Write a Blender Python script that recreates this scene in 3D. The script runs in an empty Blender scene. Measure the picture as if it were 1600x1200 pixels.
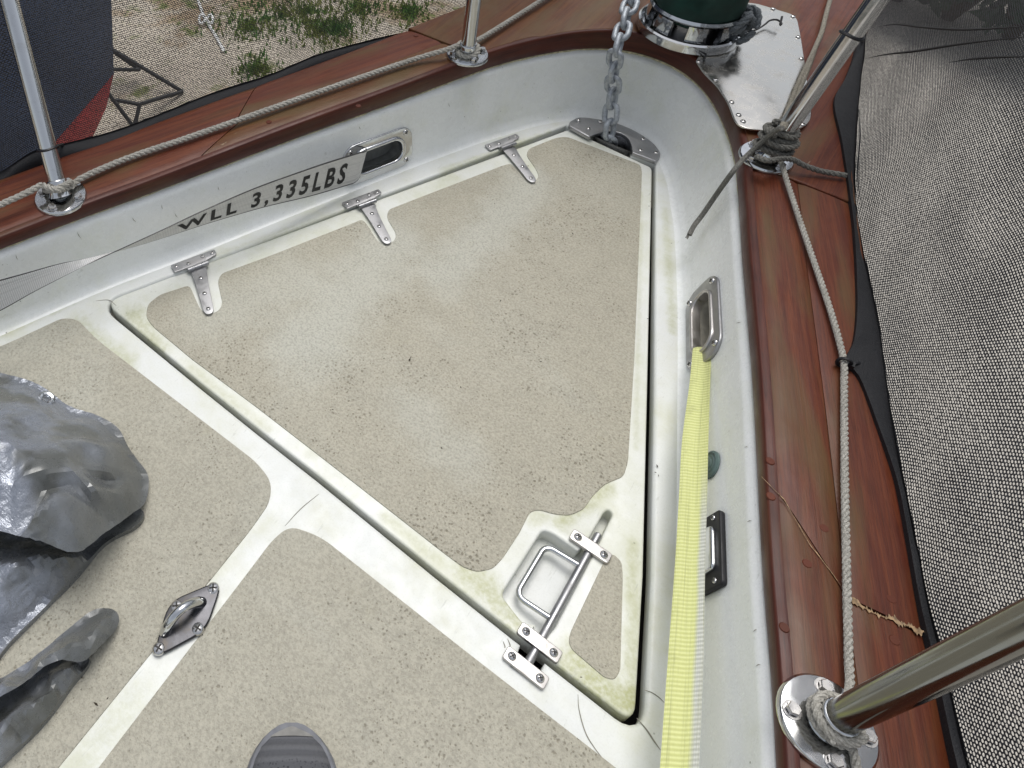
import bpy, bmesh, math, random
from mathutils import Vector as V, Matrix
from mathutils.geometry import delaunay_2d_cdt
from mathutils import noise as mn
random.seed(7)
scene = bpy.context.scene
COL = scene.collection
# ------------------------------------------------------------------ camera
# boat frame: x to starboard, y forward, z up, deck at z = 0 (metres)
CAM = V((0.33225, 0.0, 1.0875))
F, CX, CY = 1181.0, 456.2, 341.1
YAW, PIT = -0.700, 0.806
Dv = V((math.sin(YAW)*math.sin(PIT), math.cos(YAW)*math.sin(PIT), -math.cos(PIT)))
Rv = V((math.cos(YAW), -math.sin(YAW), 0)).normalized()
Uv = Rv.cross(Dv).normalized()
cd = bpy.data.cameras.new('camera')
cam = bpy.data.objects.new('camera', cd); COL.objects.link(cam)
M3 = Matrix((Rv, Uv, -Dv)).transposed()
cam.matrix_world = Matrix.Translation(CAM) @ M3.to_4x4()
cd.sensor_width = 36; cd.lens = 36*F/1600
cd.shift_x = (800-CX)/1600; cd.shift_y = -(600-CY)/1600
cd.clip_start = .02; cd.clip_end = 400
scene.camera = cam
# ------------------------------------------------------------------ light
w = bpy.data.worlds.new('World'); scene.world = w; w.use_nodes = True
nt = w.node_tree; nt.nodes.clear()
sky = nt.nodes.new('ShaderNodeTexSky'); sky.sky_type = 'NISHITA'; sky.sun_disc = False
SUN_EL, SUN_ROT = math.radians(72), math.radians(-25)
sky.sun_elevation = SUN_EL; sky.sun_rotation = SUN_ROT
sky.air_density = 1.3; sky.dust_density = 3.0; sky.ozone_density = 1.0
hs = nt.nodes.new('ShaderNodeHueSaturation'); hs.inputs['Saturation'].default_value = .34
bg = nt.nodes.new('ShaderNodeBackground'); bg.inputs['Strength'].default_value = .13
wo = nt.nodes.new('ShaderNodeOutputWorld')
nt.links.new(sky.outputs[0], hs.inputs['Color']); nt.links.new(hs.outputs[0], bg.inputs['Color']); nt.links.new(bg.outputs[0], wo.inputs[0])
sd = bpy.data.lights.new('sun', 'SUN'); sd.energy = 1.5; sd.angle = math.radians(38); sd.color = (1, .98, .95)
sun = bpy.data.objects.new('sun', sd); COL.objects.link(sun)
sdir = V((math.sin(SUN_ROT)*math.cos(SUN_EL), math.cos(SUN_ROT)*math.cos(SUN_EL), math.sin(SUN_EL)))
sun.rotation_euler = sdir.to_track_quat('Z', 'Y').to_euler()
sun.location = sdir*20
vs = scene.view_settings
vs.view_transform = 'Standard'; vs.look = 'None'; vs.exposure = 0.12; vs.gamma = 1; vs.use_curve_mapping = False
# ------------------------------------------------------------------ helpers
def ray(px, py): return Dv + Rv*((px-CX)/F) + Uv*((CY-py)/F)
def W(px, py, z=0.0):
    v = ray(px, py); return CAM + v*((z-CAM.z)/v.z)
def Wp(px, py, p0, n):
    v = ray(px, py); return CAM + v*((p0-CAM).dot(n)/v.dot(n))
ORG = {}
def setp(o, label=None, cat=None, group=None, kind=None):
    if label: o['label'] = label
    if cat: o['category'] = cat
    if group: o['group'] = group
    if kind: o['kind'] = kind
    return o
def thing(name, loc, label, cat, group=None):
    o = bpy.data.objects.new(name, None); COL.objects.link(o)
    o.empty_display_size = .05; o.location = loc; ORG[o] = V(loc)
    return setp(o, label, cat, group)
def mk(name, verts, faces, mat, parent=None, smooth=True, uv=None, org=None, matidx=None):
    verts = [V(v) for v in verts]
    if parent is not None and org is None: org = ORG[parent]
    if org is None:
        c = sum(verts, V((0,0,0)))/len(verts); org = V((c.x, c.y, min(v.z for v in verts)))
    org = V(org)
    me = bpy.data.meshes.new(name)
    me.from_pydata([tuple(v-org) for v in verts], [], faces)
    mats = mat if isinstance(mat, (list, tuple)) else [mat]
    for m in mats: me.materials.append(m)
    if uv:
        l = me.uv_layers.new(name='UVMap')
        for i, lp in enumerate(me.loops): l.data[i].uv = uv[lp.vertex_index]
    if matidx:
        for p, k in zip(me.polygons, matidx): p.material_index = k
    me.update()
    if smooth: sm(me, smooth if not isinstance(smooth, bool) else 40)
    o = bpy.data.objects.new(name, me); COL.objects.link(o)
    ORG[o] = org
    if parent is not None:
        o.parent = parent; o.location = org - ORG[parent]
    else: o.location = org
    return o
def sm(me, ang=40):
    me.polygons.foreach_set('use_smooth', [True]*len(me.polygons))
    try: me.set_sharp_from_angle(angle=math.radians(ang))
    except Exception: pass
def cat_rom(pts, n=8, closed=False):
    pts = [V(p) for p in pts]; out = []; m = len(pts)
    for i in range(m if closed else m-1):
        if closed: a, b, c, d = pts[i-1], pts[i], pts[(i+1) % m], pts[(i+2) % m]
        else:
            b, c = pts[i], pts[i+1]
            a = pts[i-1] if i else b*2-c
            d = pts[i+2] if i+2 < m else c*2-b
        for k in range(n):
            t = k/n
            out.append(.5*((2*b)+(c-a)*t+(2*a-5*b+4*c-d)*t*t+(3*b-a-3*c+d)*t**3))
    if not closed: out.append(pts[-1].copy())
    return out
def resample(pts, step):
    d = [0]
    for a, b in zip(pts, pts[1:]): d.append(d[-1]+(b-a).length)
    n = max(2, int(d[-1]/step)); out = []; j = 0
    for i in range(n+1):
        s = d[-1]*i/n
        while j < len(d)-2 and d[j+1] < s: j += 1
        f = (s-d[j])/max(1e-9, d[j+1]-d[j]); out.append(pts[j].lerp(pts[j+1], min(1, f)))
    return out
def frames(pts):
    T = []
    for i in range(len(pts)):
        t = (pts[min(i+1, len(pts)-1)]-pts[max(i-1, 0)])
        T.append(t.normalized() if t.length > 1e-9 else V((0,0,1)))
    n = T[0].orthogonal().normalized(); N = [n]
    for i in range(1, len(pts)):
        n = n - T[i]*n.dot(T[i]); n.normalize(); N.append(n)
    return T, N, [t.cross(n) for t, n in zip(T, N)]
class G:
    "collects geometry for one mesh"
    def __init__(s): s.v = []; s.f = []; s.uv = []; s.m = []
    def add(s, v, f, uv=None, m=0):
        o = len(s.v); s.v += [V(p) for p in v]; s.f += [tuple(i+o for i in q) for q in f]
        s.uv += uv if uv else [(0, 0)]*len(v); s.m += [m]*len(f); return s
    def tube(s, pts, r, seg=10, caps=True, m=0):
        pts = [V(p) for p in pts]; T, N, B = frames(pts); v = []; f = []; uv = []; L = 0
        for i, p in enumerate(pts):
            if i: L += (p-pts[i-1]).length
            rr = r[i] if isinstance(r, (list, tuple)) else r
            for k in range(seg):
                a = 2*math.pi*k/seg; v.append(p+(N[i]*math.cos(a)+B[i]*math.sin(a))*rr); uv.append((L, k/seg))
        for i in range(len(pts)-1):
            for k in range(seg):
                a = i*seg+k; b = i*seg+(k+1) % seg; f.append((a, b, b+seg, a+seg))
        if caps:
            f.append(tuple(reversed(range(seg)))); f.append(tuple(range((len(pts)-1)*seg, len(pts)*seg)))
        return s.add(v, f, uv, m)
    def rope(s, pts, r, pitch=None, strands=3, seg=6):
        pitch = pitch or r*5.2
        pts = resample([V(p) for p in pts], pitch/9); T, N, B = frames(pts)
        for q in range(strands):
            L = 0; P = []
            for i, p in enumerate(pts):
                if i: L += (p-pts[i-1]).length
                a = 2*math.pi*(L/pitch+q/strands)
                P.append(p+(N[i]*math.cos(a)+B[i]*math.sin(a))*r*.5)
            s.tube(P, r*.54, seg)
        return s
    def lathe(s, prof, M, seg=28, m=0, closed=False):
        v = []; f = []
        for (r, z) in prof:
            for k in range(seg):
                a = 2*math.pi*k/seg; v.append(M @ V((r*math.cos(a), r*math.sin(a), z)))
        n = len(prof)
        for i in range(n if closed else n-1):
            for k in range(seg):
                a = i*seg+k; b = i*seg+(k+1) % seg; j = (i+1) % n
                f.append((a, b, j*seg+(k+1) % seg, j*seg+k))
        return s.add(v, f, None, m)
    def loft(s, rows, closed=False, uv=None, m=0, ends=False):
        n = len(rows[0]); v = [p for r in rows for p in r]; f = []
        for i in range(len(rows)-1):
            for k in range(n if closed else n-1):
                a = i*n+k; b = i*n+(k+1) % n; f.append((a, b, b+n, a+n))
        if ends: f.append(tuple(reversed(range(n)))); f.append(tuple(range((len(rows)-1)*n, len(rows)*n)))
        return s.add(v, f, uv, m)
    def mk(s, name, mat, parent=None, smooth=True, org=None):
        return mk(name, s.v, s.f, mat, parent, smooth, s.uv, org, s.m if isinstance(mat, (list, tuple)) else None)
def frameM(o, x, y):
    x = V(x).normalized(); z = x.cross(V(y)).normalized(); y = z.cross(x)
    m = Matrix((x, y, z)).transposed().to_4x4(); m.translation = V(o); return m
def fillet(pts, r, n=6):
    "round each corner of a closed 2D/3D polygon; r a number or list (tangent length)"
    pts = [V(p) for p in pts]; out = []; m = len(pts)
    for i in range(m):
        p, a, b = pts[i], pts[i-1], pts[(i+1) % m]
        q = r[i] if isinstance(r, (list, tuple)) else r
        la, lb = (a-p).length, (b-p).length
        q = min(q, la*.48, lb*.48)
        if q <= 1e-6: out.append(p); continue
        A = p+(a-p)*(q/la); B = p+(b-p)*(q/lb)
        for k in range(n+1):
            t = k/n; out.append(A*(1-t)**2+p*2*t*(1-t)+B*t*t)
    return out
def slab(name, outs, ztop, thick, bev, mat, parent=None, M=None, res=2, smooth=50):
    """solid plate from 2D outlines (first the outer, then holes), rounded edges of radius bev;
    outlines in world xy (M None) or in the local frame M; top at ztop"""
    cu = bpy.data.curves.new('tmp', 'CURVE'); cu.dimensions = '2D'; cu.fill_mode = 'BOTH'
    for o in outs:
        sp = cu.splines.new('POLY'); sp.points.add(len(o)-1); sp.use_cyclic_u = True
        for q, p in zip(sp.points, o): q.co = (p[0], p[1], 0, 1)
    cu.bevel_depth = bev; cu.bevel_resolution = res; cu.extrude = max(1e-5, thick/2-bev); cu.offset = -bev
    ob = bpy.data.objects.new('tmp', cu); COL.objects.link(ob)
    dg = bpy.context.evaluated_depsgraph_get(); dg.update()
    me = bpy.data.meshes.new_from_object(ob.evaluated_get(dg))
    vs_ = [v.co.copy() for v in me.vertices]; fs = [tuple(p.vertices) for p in me.polygons]
    bpy.data.objects.remove(ob); bpy.data.curves.remove(cu); bpy.data.meshes.remove(me)
    # weld
    key = {}; rem = []; nv = []
    for v in vs_:
        k = (round(v.x, 6), round(v.y, 6), round(v.z, 6))
        if k not in key: key[k] = len(nv); nv.append(v)
        rem.append(key[k])
    nf = []
    for f in fs:
        g = []
        for i in f:
            j = rem[i]
            if j not in g: g.append(j)
        if len(g) > 2: nf.append(tuple(g))
    X = M if M else Matrix.Identity(4)
    nv = [X @ V((v.x, v.y, v.z+ztop-thick/2)) for v in nv]
    return mk(name, nv, nf, mat, parent, smooth, [(v.x, v.y) for v in nv])
def pxs(l, z): return [W(x, y, z).to_2d() for x, y in l]
# ------------------------------------------------------------------ node materials
class NM:
    def __init__(s, name):
        s.m = bpy.data.materials.new(name); s.m.use_nodes = True; s.t = s.m.node_tree
        s.b = s.t.nodes['Principled BSDF']; s.out = s.t.nodes['Material Output']
    def n(s, typ, props=None, **ins):
        nd = s.t.nodes.new('ShaderNode'+typ)
        for k, v in (props or {}).items(): setattr(nd, k, v)
        for k, v in ins.items(): s.set(nd, k, v)
        return nd
    def set(s, nd, k, v):
        k = int(k[1:]) if k[0] == 'i' and k[1:].isdigit() else k.replace('_', ' ')
        i = nd.inputs[k]
        if isinstance(v, bpy.types.NodeSocket): s.t.links.new(v, i)
        elif isinstance(v, bpy.types.Node): s.t.links.new(v.outputs[0], i)
        elif isinstance(v, tuple) and len(v) == 3 and i.type == 'RGBA': i.default_value = (*v, 1)
        else: i.default_value = v
    def math(s, op, a, b=0.0, clamp=False): return s.n('Math', dict(operation=op, use_clamp=clamp), i0=a, i1=b).outputs[0]
    def mix(s, f, a, b, mode='MIX'):
        nd = s.n('Mix', dict(data_type='RGBA', blend_type=mode)); s.set(nd, 'i0', f); s.set(nd, 'i6', a); s.set(nd, 'i7', b); return nd.outputs[2]
    def ramp(s, x, a, b, lo=0., hi=1.):
        nd = s.n('MapRange', dict(interpolation_type='SMOOTHSTEP')); s.set(nd, 'i0', x); s.set(nd, 'i1', a); s.set(nd, 'i2', b); s.set(nd, 'i3', lo); s.set(nd, 'i4', hi); return nd.outputs[0]
    def pos(s): return s.n('NewGeometry').outputs['Position']
    def uvc(s): return s.n('TexCoord').outputs['UV']
    def scale(s, vec, sc): return s.n('Mapping', None, Vector=vec, Scale=sc).outputs[0]
    def noise(s, vec, sc, det=3., rough=.55, dist=0.): return s.n('TexNoise', None, Vector=vec, Scale=sc, Detail=det, Roughness=rough, Distortion=dist).outputs[0]
    def bump(s, h, st=.3, d=.002): return s.n('Bump', None, Height=h, Strength=st, Distance=d).outputs[0]
    def P(s, **k):
        for a, v in k.items(): s.set(s.b, a, v)
        return s.m
def plain(name, col, rough=.5, metal=0., var=.15, sc=60., bump=.0):
    q = NM(name); p = q.pos(); nz = q.noise(p, sc, 4)
    c = q.mix(q.ramp(nz, .3, .7), tuple(x*(1-var) for x in col), tuple(min(1, x*(1+var)) for x in col))
    k = dict(Base_Color=c, Roughness=q.ramp(q.noise(p, sc*.4, 3), .3, .7, rough*.8, min(1, rough*1.25)), Metallic=metal)
    if bump: k['Normal'] = q.bump(nz, bump, .001)
    return q.P(**k)
def segdist(q, p, a_, b_):
    d_ = b_-a_; L2 = d_.dot(d_); sub = q.n('VectorMath', dict(operation='SUBTRACT')); q.set(sub, 'i0', p); sub.inputs[1].default_value = a_
    dt = q.n('VectorMath', dict(operation='DOT_PRODUCT')); q.set(dt, 'i0', sub.outputs[0]); dt.inputs[1].default_value = d_/L2
    tt = q.math('ADD', dt.outputs['Value'], 0., True); sc_ = q.n('VectorMath', dict(operation='SCALE')); sc_.inputs[0].default_value = d_; q.set(sc_, 'Scale', tt)
    df = q.n('VectorMath', dict(operation='SUBTRACT')); q.set(df, 'i0', sub.outputs[0]); q.set(df, 'i1', sc_.outputs[0]); ln = q.n('VectorMath', dict(operation='LENGTH')); q.set(ln, 'i0', df.outputs[0])
    return ln.outputs['Value']
def gelcoat(name, base, grime, gcol, g2=.0, rough=.38, algae=()):
    q = NM(name); p = q.pos()
    big = q.noise(p, 7, 5, .65); mid = q.noise(p, 38, 5, .7); fine = q.noise(p, 420, 2)
    c = q.mix(q.ramp(q.noise(p, 4, 3), .35, .65), base, tuple(x*.95 for x in base))
    gm = q.math('MULTIPLY', q.ramp(big, .5-grime*.28, .85-grime*.1, 0., .9), q.ramp(mid, .15, .85, .35, 1.))
    c = q.mix(gm, c, gcol)
    for (a_, b_, wd, am) in algae:
        dd_ = q.math('ADD', segdist(q, p, W(*a_), W(*b_)), q.math('MULTIPLY', q.math('SUBTRACT', mid, .5), wd*1.6))
        c = q.mix(q.math('MULTIPLY', q.ramp(dd_, wd*.05, wd, am, 0.), q.ramp(q.noise(p, 130, 4, .7), .25, .7, .45, 1.)), c, (.36, .37, .14))
    # small dark dirt specks
    vo = q.n('TexVoronoi', None, Vector=p, Scale=55.)
    sp = q.math('MULTIPLY', q.ramp(vo.outputs['Distance'], .055, .11, 1., 0.), q.ramp(q.noise(p, 14, 3), .57, .66))
    c = q.mix(q.math('MULTIPLY', sp, .75), c, (.10, .095, .06))
    # scuffs
    sc = q.noise(q.scale(p, (60, 9, 30)), 3, 4, .7)
    c = q.mix(q.math('MULTIPLY', q.ramp(sc, .62, .72), .35), c, (.40, .41, .36))
    c = q.mix(q.math('MULTIPLY', q.ramp(fine, .45, .75), .10), c, (.35, .35, .3))
    return q.P(Base_Color=c, Roughness=q.ramp(mid, .3, .7, rough*.8, rough*1.4), Normal=q.bump(q.math('ADD', q.noise(p, 260, 3), q.math('MULTIPLY', q.noise(p, 20, 2), .8)), .12, .0015))
GEL = gelcoat('gelcoat_white', (.74, .755, .73), .40, (.56, .56, .38), algae=[((120,505),(200,570),.03,.55),((0,525),(110,470),.02,.5),((330,905),(420,815),.02,.3),((130,1190),(200,1105),.05,.4),((690,268),(860,208),.013,.5),((1040,330),(1050,520),.014,.5),((340,400),(540,330),.012,.35)])
GELW = gelcoat('gelcoat_bulwark', (.86, .88, .865), .16, (.66, .68, .54), rough=.25)
GELL = gelcoat('gelcoat_lid_border', (.79, .80, .755), .55, (.52, .53, .33), algae=[((735,897),(800,958),.040,.75),((905,1035),(975,1098),.045,.85),((988,850),(988,1085),.016,.55),((212,492),(245,548),.035,.6),((880,812),(950,762),.022,.7),((835,812),(850,806),.02,.5),((600,806),(690,880),.016,.4),((300,575),(420,672),.013,.35),((1002,300),(994,700),.008,.3)])
def nonskid(name, dens, base, pit, streaks=None):
    q = NM(name); p = q.pos()
    wob = q.n('VectorMath', dict(operation='ADD')); q.set(wob, 'i0', p)
    wn = q.n('TexNoise', None, Vector=p, Scale=90., Detail=2.)
    wv = q.n('VectorMath', dict(operation='SCALE')); q.set(wv, 'i0', wn.outputs[1]); wv.inputs['Scale'].default_value = .007
    q.set(wob, 'i1', wv.outputs[0]); pp = wob.outputs[0]
    v1 = q.n('TexVoronoi', None, Vector=pp, Scale=175., Randomness=1.)
    v2 = q.n('TexVoronoi', None, Vector=pp, Scale=260., Randomness=1.)
    patch = q.noise(p, 6.5, 4, .6, .6); patch2 = q.noise(p, 22, 4, .6)
    dn = q.math('MULTIPLY', q.ramp(patch, .36, .66), q.ramp(patch2, .25, .7, .45, 1.))
    sep = q.n('SeparateColor'); q.set(sep, 'i0', v1.outputs['Color'])
    size = q.math('MULTIPLY', q.math('MULTIPLY_ADD', sep.outputs[0], .85), q.math('MULTIPLY', q.ramp(dn, 0, 1, .38, 1.), dens))
    size.node.inputs[0].links[0].from_node.inputs[2].default_value = .12
    s1 = q.ramp(q.math('SUBTRACT', v1.outputs['Distance'], size), -.12, .10, 1., 0.)
    s2 = q.math('MULTIPLY', q.ramp(v2.outputs['Distance'], .10, .36, 1., 0.), q.ramp(q.noise(p, 60, 2), .4, .6))
    c = q.mix(q.ramp(patch2, .3, .7), base, tuple(x*.93 for x in base))
    c = q.mix(q.ramp(q.noise(p, 3.2, 4, .6, .8), .45, .7, 0., .5), c, tuple(min(.9, x*1.13+.02*k) for k, x in enumerate(base)))   # worn pale patches
    if streaks:
        for (a_, b_, wd, am) in streaks:
            d_ = b_-a_; L2 = d_.dot(d_); sub = q.n('VectorMath', dict(operation='SUBTRACT')); q.set(sub, 'i0', p); sub.inputs[1].default_value = a_
            dt = q.n('VectorMath', dict(operation='DOT_PRODUCT')); q.set(dt, 'i0', sub.outputs[0]); dt.inputs[1].default_value = d_/L2
            tt = q.math('ADD', dt.outputs['Value'], 0., True); sc_ = q.n('VectorMath', dict(operation='SCALE')); sc_.inputs[0].default_value = d_; q.set(sc_, 'Scale', tt)
            df = q.n('VectorMath', dict(operation='SUBTRACT')); q.set(df, 'i0', sub.outputs[0]); q.set(df, 'i1', sc_.outputs[0]); ln = q.n('VectorMath', dict(operation='LENGTH')); q.set(ln, 'i0', df.outputs[0])
            dd_ = q.math('ADD', ln.outputs['Value'], q.math('MULTIPLY', q.math('SUBTRACT', patch2, .5), .09))
            c = q.mix(q.ramp(dd_, wd*.1, wd, am, 0.), c, tuple(min(.9, x*1.16+.03*k) for k, x in enumerate(base)))
            s1 = q.math('MULTIPLY', s1, q.ramp(dd_, wd*.2, wd, .35, 1.)); s2 = q.math('MULTIPLY', s2, q.ramp(dd_, wd*.2, wd, .4, 1.))
    gr = q.noise(p, 250, 2, .6)
    c = q.mix(q.ramp(gr, .40, .68, 0., .42), c, tuple(x*.55 for x in base))
    c = q.mix(q.ramp(gr, .46, .28, 0., .3), c, tuple(min(.9, x*1.2) for x in base))
    c = q.mix(q.math('MULTIPLY', s2, q.ramp(dn, 0, 1, .38, .6)), c, pit)
    c = q.mix(q.math('MULTIPLY', s1, .62), c, pit)
    edge = q.noise(p, 9, 5, .7)
    c = q.mix(q.ramp(edge, .6, .78, 0., .35), c, (.36, .33, .22))
    h = q.math('SUBTRACT', q.math('MULTIPLY', gr, -1.6), q.math('MULTIPLY', s1, .7))
    return q.P(Base_Color=c, Roughness=.78, Normal=q.bump(h, .6, .0022))
NSK = nonskid('nonskid_deck', .40, (.435, .412, .335), (.18, .16, .115))
NSKH = nonskid('nonskid_hatch', .46, (.45, .422, .338), (.16, .14, .095), [(W(612,388), W(470,540), .11, .8), (W(832,288), W(690,430), .085, .75), (W(330,495), W(470,430), .10, .55), (W(640,640), W(720,720), .07, .45)])
def wood(name, c0, c1, weather=.5):
    q = NM(name); uv = q.uvc(); p = q.pos()
    oi = q.n('ObjectInfo').outputs['Random']
    off = q.n('VectorMath', dict(operation='ADD')); q.set(off, 'i0', uv)
    cb = q.n('CombineXYZ'); q.set(cb, 'i0', q.math('MULTIPLY', oi, 7.)); q.set(cb, 'i1', q.math('MULTIPLY', oi, 3.)); q.set(off, 'i1', cb.outputs[0]); u = off.outputs[0]
    g1 = q.noise(q.scale(u, (3, 60, 1)), 1.6, 5, .65, .5)
    g2 = q.noise(q.scale(u, (14, 420, 1)), 1., 4, .7)
    g3 = q.noise(q.scale(u, (45, 1300, 1)), 1., 2, .6)
    c = q.mix(q.ramp(g1, .3, .7), c0, c1)
    c = q.mix(q.math('MULTIPLY', q.ramp(g2, .48, .72), .55), c, tuple(x*.35 for x in c0))
    c = q.mix(q.math('MULTIPLY', q.ramp(g3, .52, .7), .4), c, tuple(x*.3 for x in c0))
    c = q.mix(q.math('MULTIPLY', oi, .45), c, q.mix(1., c, (.62, .5, .5), 'MULTIPLY'))
    # olive weathered bloom, bleached scars where the varnish has gone
    b = q.noise(q.scale(u, (2.2, 9, 1)), 1.5, 4, .55, .5)
    c = q.mix(q.ramp(b, .52-.1*weather, .70, 0., .8*min(1., weather+.1)), c, (.105, .066, .024))
    b2 = q.noise(q.scale(u, (6, 30, 1)), 1.3, 5, .7, .4)
    c = q.mix(q.ramp(b2, .70, .735, 0., .75), c, (.30, .24, .15))
    ro = q.ramp(q.noise(u, 12, 4), .3, .7, .36, .6)
    return q.P(Base_Color=c, Roughness=ro, Specular_IOR_Level=.25, Coat_Weight=.12, Coat_Roughness=.2, Normal=q.bump(q.math('ADD', q.math('MULTIPLY', g3, .6), q.math('ADD', g2, q.math('MULTIPLY', g1, 1.5))), .22, .0012))
WOOD = wood('mahogany_varnished', (.095, .019, .008), (.165, .044, .016), .8)
WOOD2 = wood('mahogany_weathered', (.105, .034, .012), (.165, .068, .023), 1.0)
WOODB = wood('mahogany_dark_bead', (.055, .012, .008), (.105, .026, .014), .35)
def steel(name, col, rough, aniso_sc=None, grime=.25):
    q = NM(name); p = q.pos()
    nz = q.noise(p, 35, 5, .7); sm_ = q.noise(p, 180, 3)
    c = q.mix(q.ramp(nz, .5, .8, 0., grime), col, (.23, .19, .13))
    return q.P(Base_Color=c, Metallic=1., Roughness=q.ramp(nz, .3, .7, rough*.75, rough*1.6), Normal=q.bump(q.noise(p, 18, 2), .06, .003))
CHROME = steel('steel_polished', (.62, .63, .64), .10)
STEEL = steel('steel_satin', (.38, .38, .39), .36)
STEELP = steel('steel_sheet_worn', (.62, .60, .56), .20, grime=.3)
STEELB = steel('steel_bracket', (.52, .50, .48), .35)
PADST = steel('steel_pad', (.06, .06, .065), .24)  # near-black base painted in for the dark reflection in polished steel
DARKST = steel('steel_dark', (.22, .22, .23), .28)
def galv():
    q = NM('galvanised'); p = q.pos(); a = q.noise(p, 120, 4, .7)
    c = q.mix(q.ramp(a, .3, .7), (.32, .345, .38), (.52, .555, .59))
    return q.P(Base_Color=c, Metallic=.55, Roughness=.55, Normal=q.bump(q.noise(p, 300, 3), .3, .001))
GALV = galv()
def ropemat(name, col, dark):
    q = NM(name); p = q.pos()
    a = q.noise(p, 500, 3); b = q.noise(p, 25, 3)
    c = q.mix(q.ramp(a, .3, .7), dark, col); c = q.mix(q.ramp(b, .45, .75, 0., .5), c, dark)
    return q.P(Base_Color=c, Roughness=.85, Normal=q.bump(a, .6, .001))
ROPE = ropemat('rope_grey', (.50, .48, .43), (.24, .23, .20))
ROPED = ropemat('rope_dirty', (.24, .23, .205), (.085, .085, .075))
ROPEG = ropemat('rope_blue_grey', (.20, .22, .235), (.07, .08, .09))
CORDB = plain('cord_black', (.012, .012, .014), .6)
BLACK = plain('plastic_black', (.007, .007, .010), .5, var=.3)
SCREW = steel('screw_steel', (.62, .61, .6), .2)
SLOT = plain('screw_recess', (.03, .028, .025), .7)
GREEN = plain('canvas_green', (.004, .030, .022), .8, var=.3, sc=25, bump=.4)
LENS = plain('lens_clear', (.55, .57, .56), .12, var=.1)
PLUG = plain('plug_green_grey', (.10, .15, .14), .5)
VOID = plain('locker_shade', (.03, .03, .028), .9)
INNER = plain('bulwark_cavity', (.45, .45, .42), .6)
SEAL = plain('old_sealant', (.50, .46, .30), .7, var=.3, sc=120, bump=.5)
CRACK = plain('hairline_crack', (.22, .21, .17), .8)
DEBRIS = plain('leaf_debris', (.035, .026, .016), .9)
def webbing(name, col, alt, stripe=None, ribs=230.):
    q = NM(name); uv = q.uvc(); sx = q.n('SeparateXYZ'); q.set(sx, 'i0', uv); u, v = sx.outputs[0], sx.outputs[1]
    rib = q.math('SINE', q.math('MULTIPLY', u, ribs*6.283)); rib01 = q.math('MULTIPLY_ADD', rib, .5); rib01.node.inputs[2].default_value = .5
    wv = q.math('SINE', q.math('MULTIPLY', v, 6.283*16))
    p = q.pos(); d = q.noise(p, 30, 5, .7)
    c = q.mix(rib01, alt, col)
    if stripe:   # pale edge half, dark edge threads
        c = q.mix(q.math('MULTIPLY', q.ramp(u, .26, .40), q.ramp(q.math('ADD', v, q.math('MULTIPLY', q.noise(q.scale(uv, (3, .2, 1)), 2.), .25)), .80, .98)), c, q.mix(rib01, (.45, .46, .40), (.66, .67, .6)))
    else:
        e = q.math('ABSOLUTE', q.math('SUBTRACT', v, .5))
        c = q.mix(q.ramp(e, .462, .474), c, (.02, .02, .022))
    st = q.noise(q.scale(uv, (2.2, 5.5, 1)), 1.6, 4, .65)
    c = q.mix(q.ramp(st, .48, .70, 0., .45), c, tuple(x*.55 for x in alt))
    c = q.mix(q.ramp(d, .55, .78, 0., .35), c, tuple(x*.45 for x in alt))
    h = q.math('ADD', rib, q.math('MULTIPLY', wv, .5))
    return q.P(Base_Color=c, Roughness=.6, Sheen_Weight=.2, Normal=q.bump(h, .35, .0009))
WEBW = webbing('webbing_white', (.74, .735, .715), (.54, .535, .52), None, 300.)
WEBY = webbing('webbing_yellow', (.73, .755, .34), (.56, .585, .21), True, 190.)
PRINT = plain('print_black', (.010, .010, .011), .6)
def tarp():
    q = NM('tarp_silver_grey'); p = q.pos()
    a = q.noise(p, 16, 5, .6); b = q.noise(p, 90, 4, .7); z = q.noise(p, 11, 3, .6)
    def ridge(vec, sc, dist=.6): return q.n('TexNoise', dict(noise_type='RIDGED_MULTIFRACTAL', normalize=False), Vector=vec, Scale=sc, Detail=3., Roughness=.5, Distortion=dist).outputs[0]
    r1 = ridge(q.scale(p, (1, 1.9, 1)), 9.); r2 = ridge(q.scale(p, (2.2, 1, 1.3)), 26., 1.)
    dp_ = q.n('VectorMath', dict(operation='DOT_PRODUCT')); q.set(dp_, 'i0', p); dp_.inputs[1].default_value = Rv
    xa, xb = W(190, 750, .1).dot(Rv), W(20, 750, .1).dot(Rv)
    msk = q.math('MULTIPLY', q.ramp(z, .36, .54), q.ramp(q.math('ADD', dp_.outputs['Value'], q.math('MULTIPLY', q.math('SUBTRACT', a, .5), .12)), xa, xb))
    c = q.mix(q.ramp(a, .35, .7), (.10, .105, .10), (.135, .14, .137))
    c = q.mix(q.math('MULTIPLY', msk, .7), c, (.40, .43, .50))  # bluish sheen painted into the colour, stronger towards the left
    st = q.noise(q.scale(p, (25, 90, 40)), 1., 3, .7)
    h = q.math('ADD', q.math('MULTIPLY', r1, .10), q.math('MULTIPLY', q.math('ADD', q.math('MULTIPLY', r2, .7), q.math('MULTIPLY', st, .5)), q.math('ADD', msk, .05)))
    h = q.math('ADD', h, q.math('MULTIPLY', q.math('MULTIPLY', b, .7), msk))
    return q.P(Base_Color=c, Metallic=q.math('ADD', q.math('MULTIPLY', msk, .45), .12), Specular_IOR_Level=.8, Roughness=q.ramp(b, .35, .65, .24, .36), Normal=q.bump(h, .5, .006))
TARP = tarp()
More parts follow.
